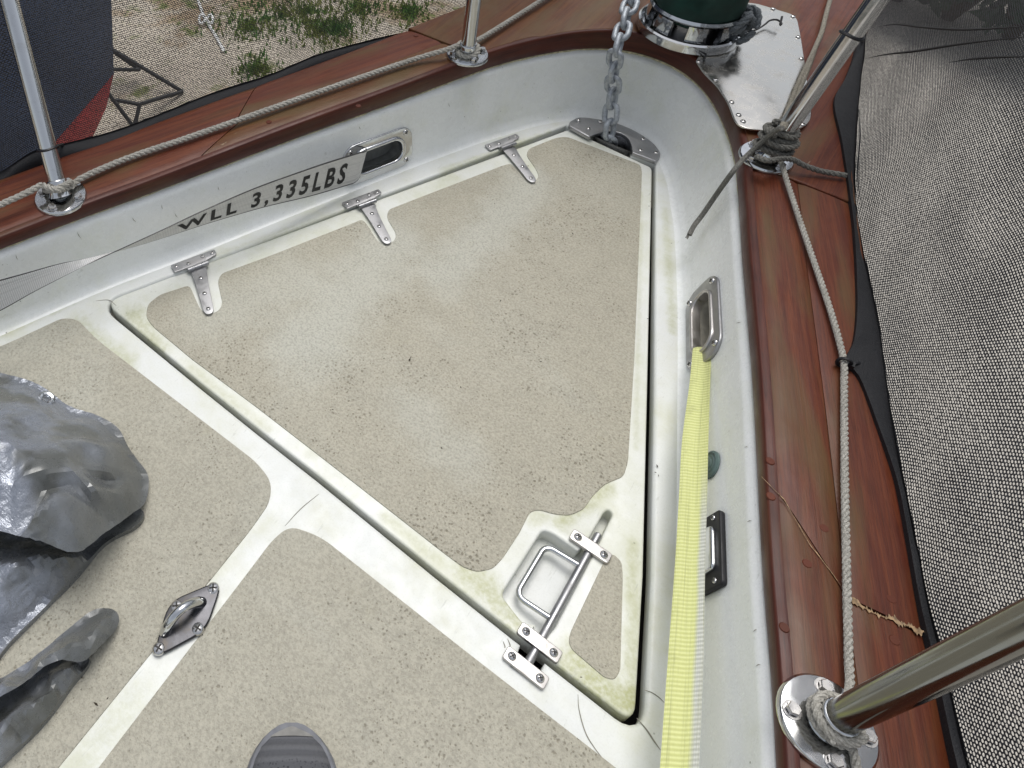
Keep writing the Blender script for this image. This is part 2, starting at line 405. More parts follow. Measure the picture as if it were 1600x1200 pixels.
def net(name, su, sv, hole_u, hole_v, col):
    "woven windscreen fabric: opaque strands with real see-through holes between them"
    q = NM(name); uv = q.uvc(); sx = q.n('SeparateXYZ'); q.set(sx, 'i0', uv)
    wob = q.noise(q.scale(uv, (4, 4, 1)), 1., 3); wob2 = q.noise(q.scale(uv, (3, 6, 4)), 1., 2)
    u = q.math('ADD', q.math('MULTIPLY', sx.outputs[0], su), q.math('MULTIPLY', wob, 4.)); v = q.math('ADD', q.math('MULTIPLY', sx.outputs[1], sv), q.math('MULTIPLY', wob2, 5.))
    row = q.math('MULTIPLY', q.math('MODULO', q.math('FLOOR', v), 2.), .5)
    fu = q.math('ABSOLUTE', q.math('SUBTRACT', q.math('FRACT', q.math('ADD', u, row)), .5))
    fv = q.math('ABSOLUTE', q.math('SUBTRACT', q.math('FRACT', v), .5))
    jit = q.ramp(q.noise(q.scale(uv, (su*.9, sv*.9, 1)), 1., 1), .3, .7, .78, 1.22)
    jit = q.math('MULTIPLY', jit, q.ramp(q.noise(q.scale(uv, (5, 8, 1)), 1., 3), .3, .7, .88, 1.1))
    e = q.math('ADD', q.math('POWER', q.math('DIVIDE', fu, q.math('MULTIPLY', jit, hole_u)), 2.), q.math('POWER', q.math('DIVIDE', fv, q.math('MULTIPLY', jit, hole_v)), 2.))
    hole = q.math('LESS_THAN', e, 1.)
    c = q.mix(q.ramp(q.noise(q.scale(uv, (su, sv, 1)), .7, 2), .3, .7), col, tuple(x*2.2 for x in col))
    q.P(Base_Color=c, Roughness=.65, Normal=q.bump(e, .3, .0015))
    tr = q.n('BsdfTransparent'); mx = q.n('MixShader'); q.set(mx, 'i0', hole); q.t.links.new(q.b.outputs[0], mx.inputs[1]); q.t.links.new(tr.outputs[0], mx.inputs[2]); q.t.links.new(mx.outputs[0], q.out.inputs[0])
    return q.m
NETP = net('windscreen_mesh_port', 240., 260., .42, .385, (.022, .023, .026))
NETS = net('windscreen_mesh_starboard', 215., 285., .35, .30, (.026, .027, .031))
def hemm():
    q = NM('windscreen_hem'); p = q.pos(); a = q.noise(p, 500, 2); b = q.noise(p, 40, 4)
    return q.P(Base_Color=q.mix(a, (.003, .003, .004), (.011, .0115, .015)), Roughness=.7, Normal=q.bump(q.math('ADD', a, q.math('MULTIPLY', b, 2.)), .5, .002))
HEM = hemm()
def groundm():
    q = NM('yard_ground'); p = q.pos()
    a = q.noise(p, .9, 6, .65, .4); b = q.noise(p, 5, 5, .7); f = q.noise(p, 45, 4, .7); v = q.n('TexVoronoi', None, Vector=p, Scale=28.)
    sep = q.n('SeparateXYZ'); q.set(sep, 'i0', p)
    stb = q.ramp(q.math('ADD', sep.outputs[0], q.math('MULTIPLY', a, .8)), -.6, 1.0)      # pale concrete pad on the starboard side
    c = q.mix(q.ramp(f, .3, .7), (.36, .31, .245), (.58, .52, .43))
    c = q.mix(q.ramp(v.outputs['Distance'], .05, .3, .5, 0.), c, (.50, .46, .40))
    c = q.mix(q.ramp(a, .47, .60, 0., .7), c, (.26, .165, .075))
    c = q.mix(q.math('MULTIPLY', q.ramp(b, .52, .62), q.ramp(a, .4, .55)), c, (.15, .17, .055))
    pc = q.mix(q.ramp(f, .3, .7), (.43, .40, .35), (.56, .525, .465)); pc = q.mix(q.ramp(b, .5, .75, 0., .4), pc, (.34, .32, .29))
    c = q.mix(stb, c, pc)
    return q.P(Base_Color=c, Roughness=.95, Normal=q.bump(q.math('ADD', f, v.outputs['Distance']), .6, .02))
GROUND = groundm()
def leafm(name, a, b):
    q = NM(name); p = q.pos(); c = q.mix(q.ramp(q.noise(p, 6, 3), .3, .7), a, b)
    return q.P(Base_Color=c, Roughness=.7)
GRASS = leafm('grass', (.10, .24, .05), (.28, .30, .09)); LEAF = leafm('leaves', (.012, .04, .016), (.035, .075, .03)); BARK = plain('bark', (.06, .045, .03), .9)
HULLB = plain('hull_navy', (.008, .030, .085), .3, var=.1, sc=3); HULLR = plain('bottom_red', (.34, .045, .05), .75, var=.15, sc=8)
STAND = plain('stand_dark_steel', (.03, .03, .03), .6); WHITE = plain('white_paint', (.72, .72, .70), .5)
# ------------------------------------------------------------------ hull lines
Tr = [(1.06,-1.0),(.905,-.5),(.745,0),(.595,.45),(.525,.645),(.436,.905),(.35,1.14),(.283,1.33),(.25,1.415),(.205,1.5),(.145,1.585),(.075,1.642),(0,1.66)]
To = [(1.02,-1.02),(.865,-.52),(.705,-.02),(.567,.44),(.492,.645),(.405,.89),(.315,1.14),(.24,1.33),(.205,1.405),(.165,1.485),(.112,1.56),(.057,1.602),(0,1.613)]
Or = [(1.18,-1.0),(1.05,-.5),(.905,0),(.737,.5),(.618,.86),(.50,1.22),(.425,1.47),(.385,1.62),(.36,1.8),(.345,2.0),(.335,2.35)]
def sym(l): return [V((x, y, 0)) for x, y in l]+[V((-x, y, 0)) for x, y in reversed(l[:-1])]
TOP = cat_rom(sym(Tr), 14); TOE = cat_rom(sym(To), 14)
def xat(l, y):
    for (x0, y0), (x1, y1) in zip(l, l[1:]):
        if y0 <= y <= y1: return x0+(x1-x0)*(y-y0)/(y1-y0)
    return l[-1][0] if y > l[-1][1] else l[0][0]
def zw(y): return .148+.012*max(0, min(1, (y-.3)/1.3))     # top of the white bulwark
def zc(y): return .186+.022*max(-.3, min(1.6, (y-.5)/.87))   # top of the wood rail
DZ = .004
def norms(P):
    T, _, _ = frames(P); return [V((t.y, -t.x, 0)).normalized() for t in T]
NT = norms(TOP)      # outward
def wallpt(px, py, side):
    lo, hi = 0., .16
    for _ in range(40):
        z = (lo+hi)/2; p = W(px, py, z); k = z/zw(p.y)
        wx = xat(To, p.y)*(1-k)+xat(Tr, p.y)*k
        # camera is inboard: ray moves inboard as z rises
        if side*p.x > wx: lo = z
        else: hi = z
    y = p.y; e = .02
    a = V((side*(xat(To, y-e)*(1-k)+xat(Tr, y-e)*k), y-e, z)); b = V((side*(xat(To, y+e)*(1-k)+xat(Tr, y+e)*k), y+e, z))
    t = (b-a).normalized(); up = (V((side*xat(Tr, y), y, zw(y)))-V((side*xat(To, y), y, 0))).normalized()
    n = t.cross(up).normalized()
    if n.x*side > 0: n = -n
    return p, t, n
CHP, CHS = (590, 243), (1101, 505)
cp, tp_, np_ = wallpt(*CHP, -1); cs, ts_, ns_ = wallpt(*CHS, 1)
def upv(t, n): 
    u = n.cross(t); return u if u.z > 0 else -u
# ------------------------------------------------------------------ ground and far things
mk('ground', [(-150,-150,-2.6),(150,-150,-2.6),(150,150,-2.6),(-150,150,-2.6)], [(0,1,2,3)], GROUND, smooth=False)['kind'] = 'structure'
def blades(name, spots, mat, hmin, hmax, n):
    g = G()
    for (cx, cy, r) in spots:
        for _ in range(n):
            a = random.random()*6.283; rr = r*abs(random.gauss(0, .62)); x, y = cx+rr*math.cos(a), cy+rr*math.sin(a)
            h = random.uniform(hmin, hmax); b = random.random()*6.283; wd = .012
            dx, dy = math.cos(b)*wd, math.sin(b)*wd; lx, ly = random.uniform(-.5, .5)*h, random.uniform(-.5, .5)*h
            g.add([(x-dx, y-dy, -2.6), (x+dx, y+dy, -2.6), (x+lx, y+ly, -2.6+h)], [(0, 1, 2)])
    return g.mk(name, mat, smooth=False)
gs = [(*W(x, y, -2.6).to_2d(), r) for x, y, r in [(440,25,.55),(420,-5,.6),(500,50,.35),(480,20,.35),(385,45,.3),(530,45,.25),(560,15,.3),(400,110,.2),(640,20,.25)]]
setp(blades('grass', gs, GRASS, .03, .09, 300), 'ragged green grass tufts growing in the tan gravel yard beyond the port rail', 'grass', kind='stuff')
# neighbouring boat on the hard
wl0, wl1 = W(178, 115, -1.4), W(85, 225, -1.4)
hd = (wl1-wl0); hd.z = 0; hd.normalize(); hn = V((hd.y, -hd.x, 0)); 
if hn.dot(CAM-wl0) < 0: hn = -hn
b_top = Wp(171, -90, wl0, hn); b_bot = Wp(180, 330, wl0, hn)
hull = thing('neighbour_boat', (wl0.x, wl0.y, -2.6), 'navy blue boat hull with red bottom paint standing in the yard behind the port mesh', 'boat')
def hullpart(name, ztop, zbot, tin, mat):
    g = G(); rows = []
    for k in range(5):
        z = ztop+(zbot-ztop)*k/4
        f = (z-wl0.z)/(b_top.z-wl0.z) if z > wl0.z else (z-wl0.z)/(b_bot.z-wl0.z)
        e = wl0.lerp(b_top if z > wl0.z else b_bot, f); e = V((e.x, e.y, z))
        ins = tin*(k/4)**1.5
        row = [e+hd*.0-hn*ins]
        for s in (.25, .6, 1.2, 2.2, 3.2): row.append(e+hd*s-hn*(ins+.012*s*s))
        row += [e+hd*3.4-hn*1.9, e+hd*1.8-hn*2.3+hn*ins, e-hn*2.1+hn*ins]
        rows.append(row)
    g.loft(rows, True, ends=True); return g.mk(name, mat, hull, 25)
hullpart('topside', 1.1, -1.4, .0, HULLB); hullpart('bottom', -1.402, -2.25, .45, HULLR)
g = G(); kb = wl0+hd*1.4-hn*1.1; g.loft([[V((kb.x+sx*.12*hn.x+sy*hd.x*.8, kb.y+sx*.12*hn.y+sy*hd.y*.8, z)) for sx, sy in ((-1,-1),(1,-1),(1,1),(-1,1))] for z in (-2.1, -2.59)], True, ends=True); g.mk('keel', HULLR, hull, False)
st = thing('boat_stand', W(215, 160, -2.6), 'dark thin steel boat stand on the gravel beside the navy hull', 'boat stand')
pk = [(150,62,-2.2),(285,143,-2.58),(218,163,-2.45),(180,156,-2.4),(150,108,-2.3),(218,109,-2.5),(210,200,-2.58),(150,120,-2.2)]
Q = [W(*p) for p in pk]
for a, b in ((0,1),(1,2),(2,3),(4,5),(2,6),(7,6),(0,5)): G().tube([Q[a], Q[b]], .017, 8).mk('leg', STAND, st)
yp = [W(x, y, -2.58) for x, y in [(300,-40),(310,0),(320,28),(335,52),(350,80)]]
g = G(); g.rope(cat_rom(yp, 6), .016); g.rope([W(322+9*math.cos(a)*1.2, 30+7*math.sin(a*2), -2.56) for a in [i*.4 for i in range(17)]], .014)
setp(g.mk('yard_rope', WHITE), 'white knotted rope lying on the gravel between the grass and the navy hull', 'rope')
def shrub(c, r, h, n, label):
    t = thing('shrub', (c.x, c.y, -2.6), label, 'shrub', 'shrubs beyond the starboard mesh'); g = G()
    for _ in range(5): 
        a = random.random()*6.283; g.tube([c, c+V((math.cos(a)*r*.5, math.sin(a)*r*.5, h*.7))], [.05, .015], 5)
    g.mk('trunk', BARK, t); g = G()
    for _ in range(n):
        a = random.random()*6.283; u = random.uniform(-1, 1); q = math.sqrt(1-u*u); rr = (random.random()**.4)*(.75+.35*mn.noise(V((a*1.5, u*2, r))))
        p = c+V((q*math.cos(a)*r*rr, q*math.sin(a)*r*rr, h*.55+u*rr*h*.5)); s = random.uniform(.05, .11)
        x = V((random.gauss(0,1), random.gauss(0,1), random.gauss(0,1))).normalized(); y = x.orthogonal().normalized()
        g.add([p-x*s, p+y*s*.5, p+x*s, p-y*s*.5], [(0,1,2,3)])
    g.mk('foliage', LEAF, t, False)
shrub(W(1575, 60, -2.6), 1.1, 2.0, 3500, 'dark green bushy shrub nearest the right edge behind the starboard mesh')
shrub(W(1480, 30, -2.6), 1.0, 1.7, 3000, 'dark shrub in the middle of the row behind the starboard mesh')
shrub(W(1400, 0, -2.6), .9, 1.5, 2500, 'small dark shrub nearest the pulpit leg in the row behind the starboard mesh')
# ------------------------------------------------------------------ deck
LZ = -.001      # top of hatch lid
lid_aft = [(185,497),(310,600),(400,672),(500,750),(680,896),(800,991),(985,1128)]
notch = [(824,1008),(812,1040),(831,1052),(847,1024)]
lidp = [(162,471)]+[(x+3, y-3) for x, y in lid_aft[1:-1]]+[(992,1132),(1005,900),(1012,600),(1019,262),(890,201.5)]
lr = [26]+[0]*5+[34,0,0,6,6]
def off2(pts, d):
    pts = [V((p[0], p[1])) for p in pts]; out = []; m = len(pts)
    A = sum(pts[i-1].x*pts[i].y-pts[i].x*pts[i-1].y for i in range(m)); s = 1 if A > 0 else -1
    for i in range(m):
        a, b, c = pts[i-1], pts[i], pts[(i+1) % m]
        n1 = V(((b-a).y, -(b-a).x)); n2 = V(((c-b).y, -(c-b).x))
        if n1.length < 1e-9 or n2.length < 1e-9: out.append(b); continue
        n = (n1.normalized()+n2.normalized()); n = n.normalized() if n.length > 1e-6 else n1.normalized()
        out.append(b+n*d*s)
    return out
lid_out = [W(p.x, p.y, LZ).to_2d() for p in fillet([V((x, y)) for x, y in lidp], lr)]
open_px = [(167,478)]+[(x+3, y-3) for x, y in lid_aft[1:-1]]+notch+[(992,1132),(1005,900),(1012,600),(1019,262)]
arc_px = [(986,243),(988,232),(985,221),(977,211),(966,206),(954,204.5),(942,206),(931,209.5),(922,214)]
opn = off2([W(p.x, p.y, LZ).to_2d() for p in fillet([V((x, y)) for x, y in open_px+[(893,207.5)]], [26]+[0]*9+[34,0,0,6,6])], .0095)
# chain hole is a rounded notch in the front edge of the opening
ia = max(range(len(opn)), key=lambda i: opn[i].y+opn[i].x*.5); 
front_a = W(1021, 256, DZ).to_2d(); front_b = W(889, 200.5, DZ).to_2d()
front = [p for p in opn if not (p.y > 1.5)]
k0 = next(i for i in range(len(opn)) if opn[i].y > 1.5)
opn2 = [p for p in opn[:k0]]
opn2 += [V((.113, 1.527))]+[V((W(x, y, DZ).x, W(x, y, DZ).y)) for x, y in arc_px]+[V((-.103, 1.530))]
opn2 += [p for p in opn[k0:] if p.y <= 1.5]
toe_o = off2([p.to_2d() for p in TOE], -.0) 
NTO = norms(TOE)
deck_o = [(p+n*.02).to_2d() for p, n in zip(TOE, NTO)]
deck = slab('deck', [deck_o, opn2], DZ, .03, .006, GEL, res=3); deck['kind'] = 'structure'
slab('locker_shade_plate', [deck_o], -.14, .01, .002, VOID, deck)  # near-black plate added as shade below the lid gap, blocks light from beneath
# nonskid panels on the deck
dp = [(-260,640),(0,543),(98,497),(122,500),(150,530),(400,722),(424,752),(422,785),(392,828),(340,893),(120,1165),(-120,1460),(-500,1300)]
slab('nonskid_panel', [pxs([tuple(p) for p in fillet([V(q) for q in dp], [0,40,22,10,20,16,22,22,20,20,0,0,0])], DZ)], DZ+.0018, .003, .0012, NSK, deck)
dp = [(500,838),(452,822),(425,845),(385,898),(160,1192),(-60,1490),(600,1700),(1300,1480),(966,1203),(720,1012)]
slab('nonskid_panel', [pxs([tuple(p) for p in fillet([V(q) for q in dp], [28,20,14,0,0,0,0,0,0,0])], DZ)], DZ+.0018, .003, .0012, NSK, deck)
# hairline cracks in the gelcoat, a few millimetre-wide ribbons
g = G()
def crack(px, wd=.0007):
    P = cat_rom([W(x, y, DZ+.0004) for x, y in px], 6); rows = []
    for i, p in enumerate(P):
        t = (P[min(i+1, len(P)-1)]-P[max(0, i-1)]).normalized(); n = V((t.y, -t.x, 0)); q = wd*(.3+.7*math.sin(math.pi*(i+.5)/len(P))); rows.append([p-n*q, p+n*q])
    g.loft(rows)
crack([(903,1085),(905,1110),(915,1145),(930,1170),(950,1195)]); crack([(995,1122),(1010,1140),(1022,1158),(1032,1172)], .0011); crack([(1006,1078),(1018,1082),(1030,1090),(1038,1098)])
crack([(498,772),(470,795),(445,822)], .0006); crack([(150,470),(170,469),(182,478)]); crack([(786,1002),(789,1010),(788,1012)]); crack([(793,998),(797,1008),(795,1012)])
g.mk('crack', CRACK, deck)['kind'] = 'stuff'
# ------------------------------------------------------------------ bulwark
bul = thing('bulwark', (0, .6, 0), 'white moulded bulwark wall curving round the foredeck below the wood rail', 'bulwark')
g = G(); uvs = []
def holed(c, t, n, p):
    d = p-c; a = abs(d.dot(t)); b = abs(d.dot(upv(t, n))); return a < .076 and b < .039 and abs(d.dot(n)) < .03
# dense along the two chocks
rows = []
N = len(TOP)
TOPd = []; TOEd = []
for i in range(N-1):
    k = 6
    for j in range(k): TOPd.append(TOP[i].lerp(TOP[i+1], j/k)); TOEd.append(TOE[i].lerp(TOE[i+1], j/k))
TOPd.append(TOP[-1]); TOEd.append(TOE[-1])
NTd = norms(TOPd)
for p1, p0, n in zip(TOPd, TOEd, NTd):
    zt = zw(p1.y); row = []
    wdir = p1-p0; wdir.z = 0
    a = p0-n*.015; row.append(V((a.x, a.y, DZ-.0006)))
    R = .013
    for k in range(1, 6):
        th = math.pi/2*k/6; a = p0-n*.015+n*(R*math.sin(th)+.003*k/6); row.append(V((a.x, a.y, DZ+R*(1-math.cos(th))*.95)))
    for k in range(13):
        f = k/12; z = .017+(zt-.014-.017)*f; b = p0+wdir*(z/zt)*.93+n*(.0015*math.sin(f*3.14)); row.append(V((b.x, b.y, z)))
    last = row[-1]
    for k in range(1, 6):
        th = math.pi/2*k/5; row.append(V((last.x, last.y, 0))+n*(.0145*(1-math.cos(th)))+V((0, 0, last.z+.013*math.sin(th))))
    e = row[-1]; row.append(e+n*.05)
    rows.append(row)
n_ = len(rows[0]); vv = [p for r in rows for p in r]; ff = []
for i in range(len(rows)-1):
    for k in range(n_-1):
        a = i*n_+k; c = (vv[a]+vv[a+1]+vv[a+n_]+vv[a+n_+1])/4
        if holed(cp, tp_, np_, c) or holed(cs, ts_, ns_, c): continue
        ff.append((a, a+1, a+n_+1, a+n_))
g.add(vv, ff); g.mk('inner_wall', GELW, bul, 60)
g = G()
for x, y, dx, dy in [(24,396,4,10),(119,360,9,14),(205,338,8,9),(252,318,2,9),(272,332,6,8),(1192,1040,-9,3),(1186,985,-7,4),(1160,505,-8,1),(1172,700,-7,0),(1178,815,-9,2),(340,290,2,7),(560,196,3,6),(700,160,2,7)]:
    sd_ = -1 if x < 800 else 1; a, _, n1 = wallpt(x, y, sd_); b, _, n2 = wallpt(x+dx, y+dy, sd_); t = (b-a).normalized(); q = t.cross(n1)*.0006
    m_ = (a+b)/2+t.cross(n1)*.001+n1*.0022; g.loft([[a+n1*.0022, a+n1*.0023], [m_-q, m_+q], [b+n1*.0022, b+n1*.0023]])
g.mk('crack', CRACK, bul)['kind'] = 'stuff'
# rim of the roundover for later use, sealant line under the wood
rim = [r[-2]+V((0, 0, .0015)) for r in rows]
g = G(); rs = resample(rim, .012)
g.tube([p+NTd[0]*0+V((0,0,.001+.0008*mn.noise(p*40))) for p in rs], [.0032+.0018*mn.noise(p*60) for p in rs], 6); g.mk('sealant_line', SEAL, bul)
ho = sym(Or[:-1]+[(0, 2.35)]); ho = cat_rom(sym(Or+[(0.0, 2.4)]), 4)
nh = norms(ho)
ho = resample(ho, .012); nh = norms(ho)
hg = G().loft([[p-n*.028+V((0,0,z)) - n*(.0 if z > -.2 else .08) for p, n in zip(ho, nh)] for z in (.15, .10, .085, .07, .055, .04, .025, .01, -.02, -.3, -.9)])
def hopen(f):
    c_ = sum((hg.v[i] for i in f), V((0,0,0)))/4
    for c0, t0 in ((cp, tp_), (cs, ts_)):
        if abs((c_-c0).dot(t0)) < .0 and abs(c_.z-c0.z+.005) < .0: return True
    return False
hg.f = [f for f in hg.f if not hopen(f)]; hg.m = [0]*len(hg.f); hg.mk('hull_side', INNER, bul)
# ------------------------------------------------------------------ cap rail
rail = thing('cap_rail', (0, .9, .15), 'weathered red mahogany cap rail running round the bow on top of the white bulwark', 'rail')
def curve_uv(side, Y, inset=.012):
    "inner and outer edge of rail at station y"
    return V((side*(xat(Tr, Y)+inset), Y, 0)), V((side*xat(OrS, Y), Y, 0))
OrS = [(p.x, p.y) for p in cat_rom([V((x, y, 0)) for x, y in Or], 6)]
TrS = [(p.x, p.y) for p in TOP[:len(TOP)//2+1]]
def plank(side, ya, yb, v0, v1, mat, ja=0., jb=0., dz=0.):
    """one plank of the rail: stations ya..yb, across fractions v0..v1; ja, jb slant the end joints"""
    g = G(); nu, nv = max(8, int(abs(yb-ya)/.03)), 8; rows = []; uv = []
    th = .034; gap = .0008
    for i in range(nu+1):
        row = []; prof = []
        for k in range(nv+1): prof.append((k/nv, 0))
        for (f, _) in prof:
            v = v0+(v1-v0)*f
            y0 = ya+ja*(v-v0); y1 = yb+jb*(v-v0); y = y0+(y1-y0)*i/nu
            a = xat(TrS, y)+.012; b = xat(OrS, y); x = a+(b-a)*v
            ed = min(f, 1-f)*(b-a)*(v1-v0); en = min(i/nu, 1-i/nu)*abs(y1-y0)
            crown = -.0035*(2*v-1)**4
            z = zc(y)+dz+crown-.0022*math.exp(-(ed/.0035)**1)-.0012*math.exp(-en/.002)
            row.append((x, y, z))
        rows.append(row)
    top = [[V((side*x, y, z)) for x, y, z in r] for r in rows]
    full = [[V((r[0].x, r[0].y, r[0].z-th))]+r+[V((r[-1].x, r[-1].y, r[-1].z-th))] for r in top]
    if v1 > .97:   # rounded outer edge
        full = [[r[0]]+r[1:-1]+[r[-2]+V((side*.006, 0, -.006)), r[-2]+V((side*.008, 0, -.016)), r[-1]] for r in full]
    if side < 0: full = [list(reversed(r)) for r in full]
    for r in full:
        for p in r: uv.append((p.y, abs(p.x)+p.y*.36))
    full = [[V(p) for p in r] for r in full]
    # shrink ends for the joint gap
    g.loft(list(reversed(full)), False, list(reversed(uv)) if False else [(p.y, abs(p.x)+p.y*.36) for r in reversed(full) for p in r], ends=True)
    return g.mk('plank', mat, rail, 35)
S = .46; e = .010
sA = W(1190, 745, zc(.8)).y; sB = W(1328, 935, zc(.7)).y; sC = W(1447, 990, zc(.7)).y
k1 = (sB-sA)/S; k2 = (sC-sB)/(1-S)
plank(1, -1., sA-.0012, 0., S-.0014, WOOD, 0, k1); plank(1, sA+.0012, 1.348, 0., S-.0014, WOOD, k1, 0)
plank(1, -1., sB-.0015, S+.0014, 1., WOOD, 0, k2); plank(1, sB+.0015, 1.348, S+.0014, 1., WOOD, k2, 0, .0006)
pj_ = W(335, 262, zc(.75)).y
plank(-1, -1., pj_-.0012, 0., S-.0014, WOOD, 0, .35, .001); plank(-1, pj_+.0012, 1.348, 0., S-.0014, WOOD2, .35, 0)
plank(-1, -1., .86, S+.0014, 1., WOOD, 0, .2); plank(-1, .8624, 1.348, S+.0014, 1., WOOD, .2, 0)
# bow planks: flat pieces forward of the joint, cut round the bow curve
def bow_plank(side, x0, x1, mat):
    inner = [p for p in TrS if p[1] >= 1.30]
    pts = []
    # from aft along the inner curve to x0, forward, back along the outer edge
    for (x, y) in inner:
        n = .012
        if x >= x0-.02 and x <= x1: pts.append((max(x, x0)+n*(.9 if y < 1.5 else .3), max(1.352, y+n*(.4 if y > 1.45 else 0))))
    pts.append((x0, pts[-1][1] if x0 > 0 else 1.673)); pts.append((x0, 2.34))
    outer = [p for p in OrS if 1.352 < p[1] < 2.34 and p[0] > x0]
    for (x, y) in reversed(outer): pts.append((min(x, x1), y))
    pts.append((xat(OrS, 1.352), 1.352))
    pts2 = [];
    for q in pts:
        if not pts2 or (V(q)-V(pts2[-1])).length > .003: pts2.append(q)
    o = slab('bow_plank', [[(side*x, y) for x, y in pts2]], 0, .036, .003, mat, rail)
    for v in o.data.vertices:
        yy = v.co.y+ORG[o].y; v.co.z += zc(yy)
    uvl = o.data.uv_layers[0]
    for l in o.data.loops:
        c = o.data.vertices[l.vertex_index].co; uvl.data[l.index].uv = (c.y, c.x)
    return o
bow_plank(-1, .0015, 9, WOOD2); bow_plank(1, .0015, 9, WOOD)
# dark rounded bead along the inner edge
g = G(); rows = []; uvb = []; L = 0
for i in range(0, len(TOPd), 3):
    p, n = TOPd[i], NTd[i]; z1 = zc(p.y)-.001; z0 = zw(p.y)+.0018; h = z1-z0; r = []
    for k in range(9):
        th = math.pi*k/8*.62; r.append(V((p.x, p.y, 0))+n*(.0125-.0135*math.sin(th+.35)) + V((0, 0, z0+h*(.5-.5*math.cos(th*1.61)))))
    r.append(V((p.x, p.y, z1))+n*.013)
    if i: L += (p-TOPd[i-3]).length
    uvb += [(L, k*.006) for k in range(10)]; rows.append(r)
g.loft(rows, False, uvb); g.mk('inner_bead', WOODB, rail, 60)
# bungs (wood plugs) and the filler in the scarf joint
def disc(p, r, h, mat, parent, name, n=14):
    M = Matrix.Translation(p); return G().lathe([(0, h), (r*.86, h), (r, 0)], M, n).mk(name, mat, parent)
BUNG = wood('mahogany_bung', (.10, .022, .010), (.145, .038, .016), .1)
for x, y in [(1204,720),(1205,775),(1288,825),(1340,735),(1226,980),(1393,935),(1398,1000),(1262,880),(650,55),(420,190),(240,230),(560,165)]:
    y0 = W(x, y, .19).y; disc(W(x, y, zc(y0))+V((0,0,-.0009)), .0056, .0010, BUNG, rail, 'bung')
FILL = plain('joint_filler', (.30, .20, .11), .8, var=.5, sc=200, bump=.5)
g = G()
def filler(pts, w0, jag, base_=.35):
    P = resample([W(x, y, zc(W(x, y, .19).y)+.0005) for x, y in pts], .0012); a = []; b = []
    for i, p in enumerate(P):
        en = math.sin(math.pi*(i+.5)/len(P))**.3; k1_ = base_+jag*max(0, mn.noise(p*90)+.1)+.5*jag*random.random()**4; k2_ = base_+jag*max(0, mn.noise(p*80+V((5,5,5)))+.1)+.5*jag*random.random()**4
        t_ = V((-.36 if p.x > 0 else .36, 1, 0)).normalized(); a.append(p-t_*w0*k1_*en); b.append(p+t_*w0*k2_*en)
    g.loft([[x, y] for x, y in zip(a, b)])
filler([(1190,745),(1225,780),(1265,850),(1300,895),(1328,935)], .0013, .9); filler([(1328,932),(1345,945),(1365,958),(1400,970),(1447,988)], .0050, 2.4, .06)
g.mk('joint_filler', FILL, rail)['kind'] = 'stuff'
# ------------------------------------------------------------------ anchor-locker hatch
hatch = thing('locker_hatch', (0, 1.0, LZ), 'triangular anchor locker hatch lid with beige nonskid top and white border', 'hatch')
pocket = [(848,827),(866,835),(903,861),(915,851),(944,800),(951,796),(958,803),(926,868),(868,980),(846,1004),(835,994),(838,975),(818,974),(783,929)]
pk_r = [10,4,3,3,6,6,6,0,4,6,4,4,8,10]
pocket_o = pxs([tuple(p) for p in fillet([V(q) for q in pocket], pk_r, 4)], LZ)
slab('lid', [lid_out, pocket_o], LZ, .034, .0035, GELL, hatch, res=3)
slab('pocket_floor', [off2(pocket_o, .008)], LZ-.026, .006, .001, GEL, hatch)
ns = [(868,216),(885,214),(1000,258),(1003,268),(997,420),(991,560),(981,722),(974,745),(945,757),(926,775),(912,796),(890,806),(866,804),(842,797),(828,800),(812,832),(786,872),(770,889),(745,894),(722,886),(690,862),(560,760),(400,636),(300,562),(240,512),(228,496),(231,476),(250,461),(296,446),
 (303,462),(314,486),(326,491),(340,488),(348,476),(340,440),(346,428),(420,401),(552,349),(566,343),(574,352),(590,378),(604,383),(617,376),(619,366),(604,340),(607,328),(700,292),(786,259),(799,256),(806,264),(822,281),(835,284),(842,277),(838,266),(822,243),(826,233)]
slab('nonskid_panel', [pxs([tuple(p) for p in fillet([V(q) for q in ns], 7, 3)], LZ)], LZ+.0018, .004, .0012, NSKH, hatch)
tri = [(958,866),(971,878),(973,900),(969,1048),(960,1063),(944,1059),(893,1015),(888,1003),(891,988),(940,885),(948,869)]
slab('nonskid_panel', [pxs([tuple(p) for p in fillet([V(q) for q in tri], 7, 3)], LZ)], LZ+.0016, .003, .001, NSKH, hatch)
def screw_mesh(r):
    "pan-head screw with a cross recess, local z up"
    g = G(); g.lathe([(r, 0), (r*.98, r*.25), (r*.7, r*.5), (0, r*.58)], Matrix.Identity(4), 14)
    for a in (0, math.pi/2):
        c, s = math.cos(a), math.sin(a); X = V((c, s, 0)); Y = V((-s, c, 0)); q = r*.62; t = r*.13; z = V((0, 0, r*.56))
        g.add([-X*q-Y*t+z*.9, X*q-Y*t+z*.9, X*q+Y*t+z*.9, -X*q+Y*t+z*.9, -X*q-Y*t+z*1.1, X*q-Y*t+z*1.1, X*q+Y*t+z*1.1, -X*q+Y*t+z*1.1], [(4,5,6,7),(0,1,5,4),(2,3,7,6),(1,2,6,5),(3,0,4,7)], None, 1)
    me = bpy.data.meshes.new('screw'); me.from_pydata([tuple(v) for v in g.v], [], g.f); me.materials.append(SCREW); me.materials.append(SLOT)
    for p, k in zip(me.polygons, g.m): p.material_index = k
    sm(me, 50); return me
SM = screw_mesh(1.0)
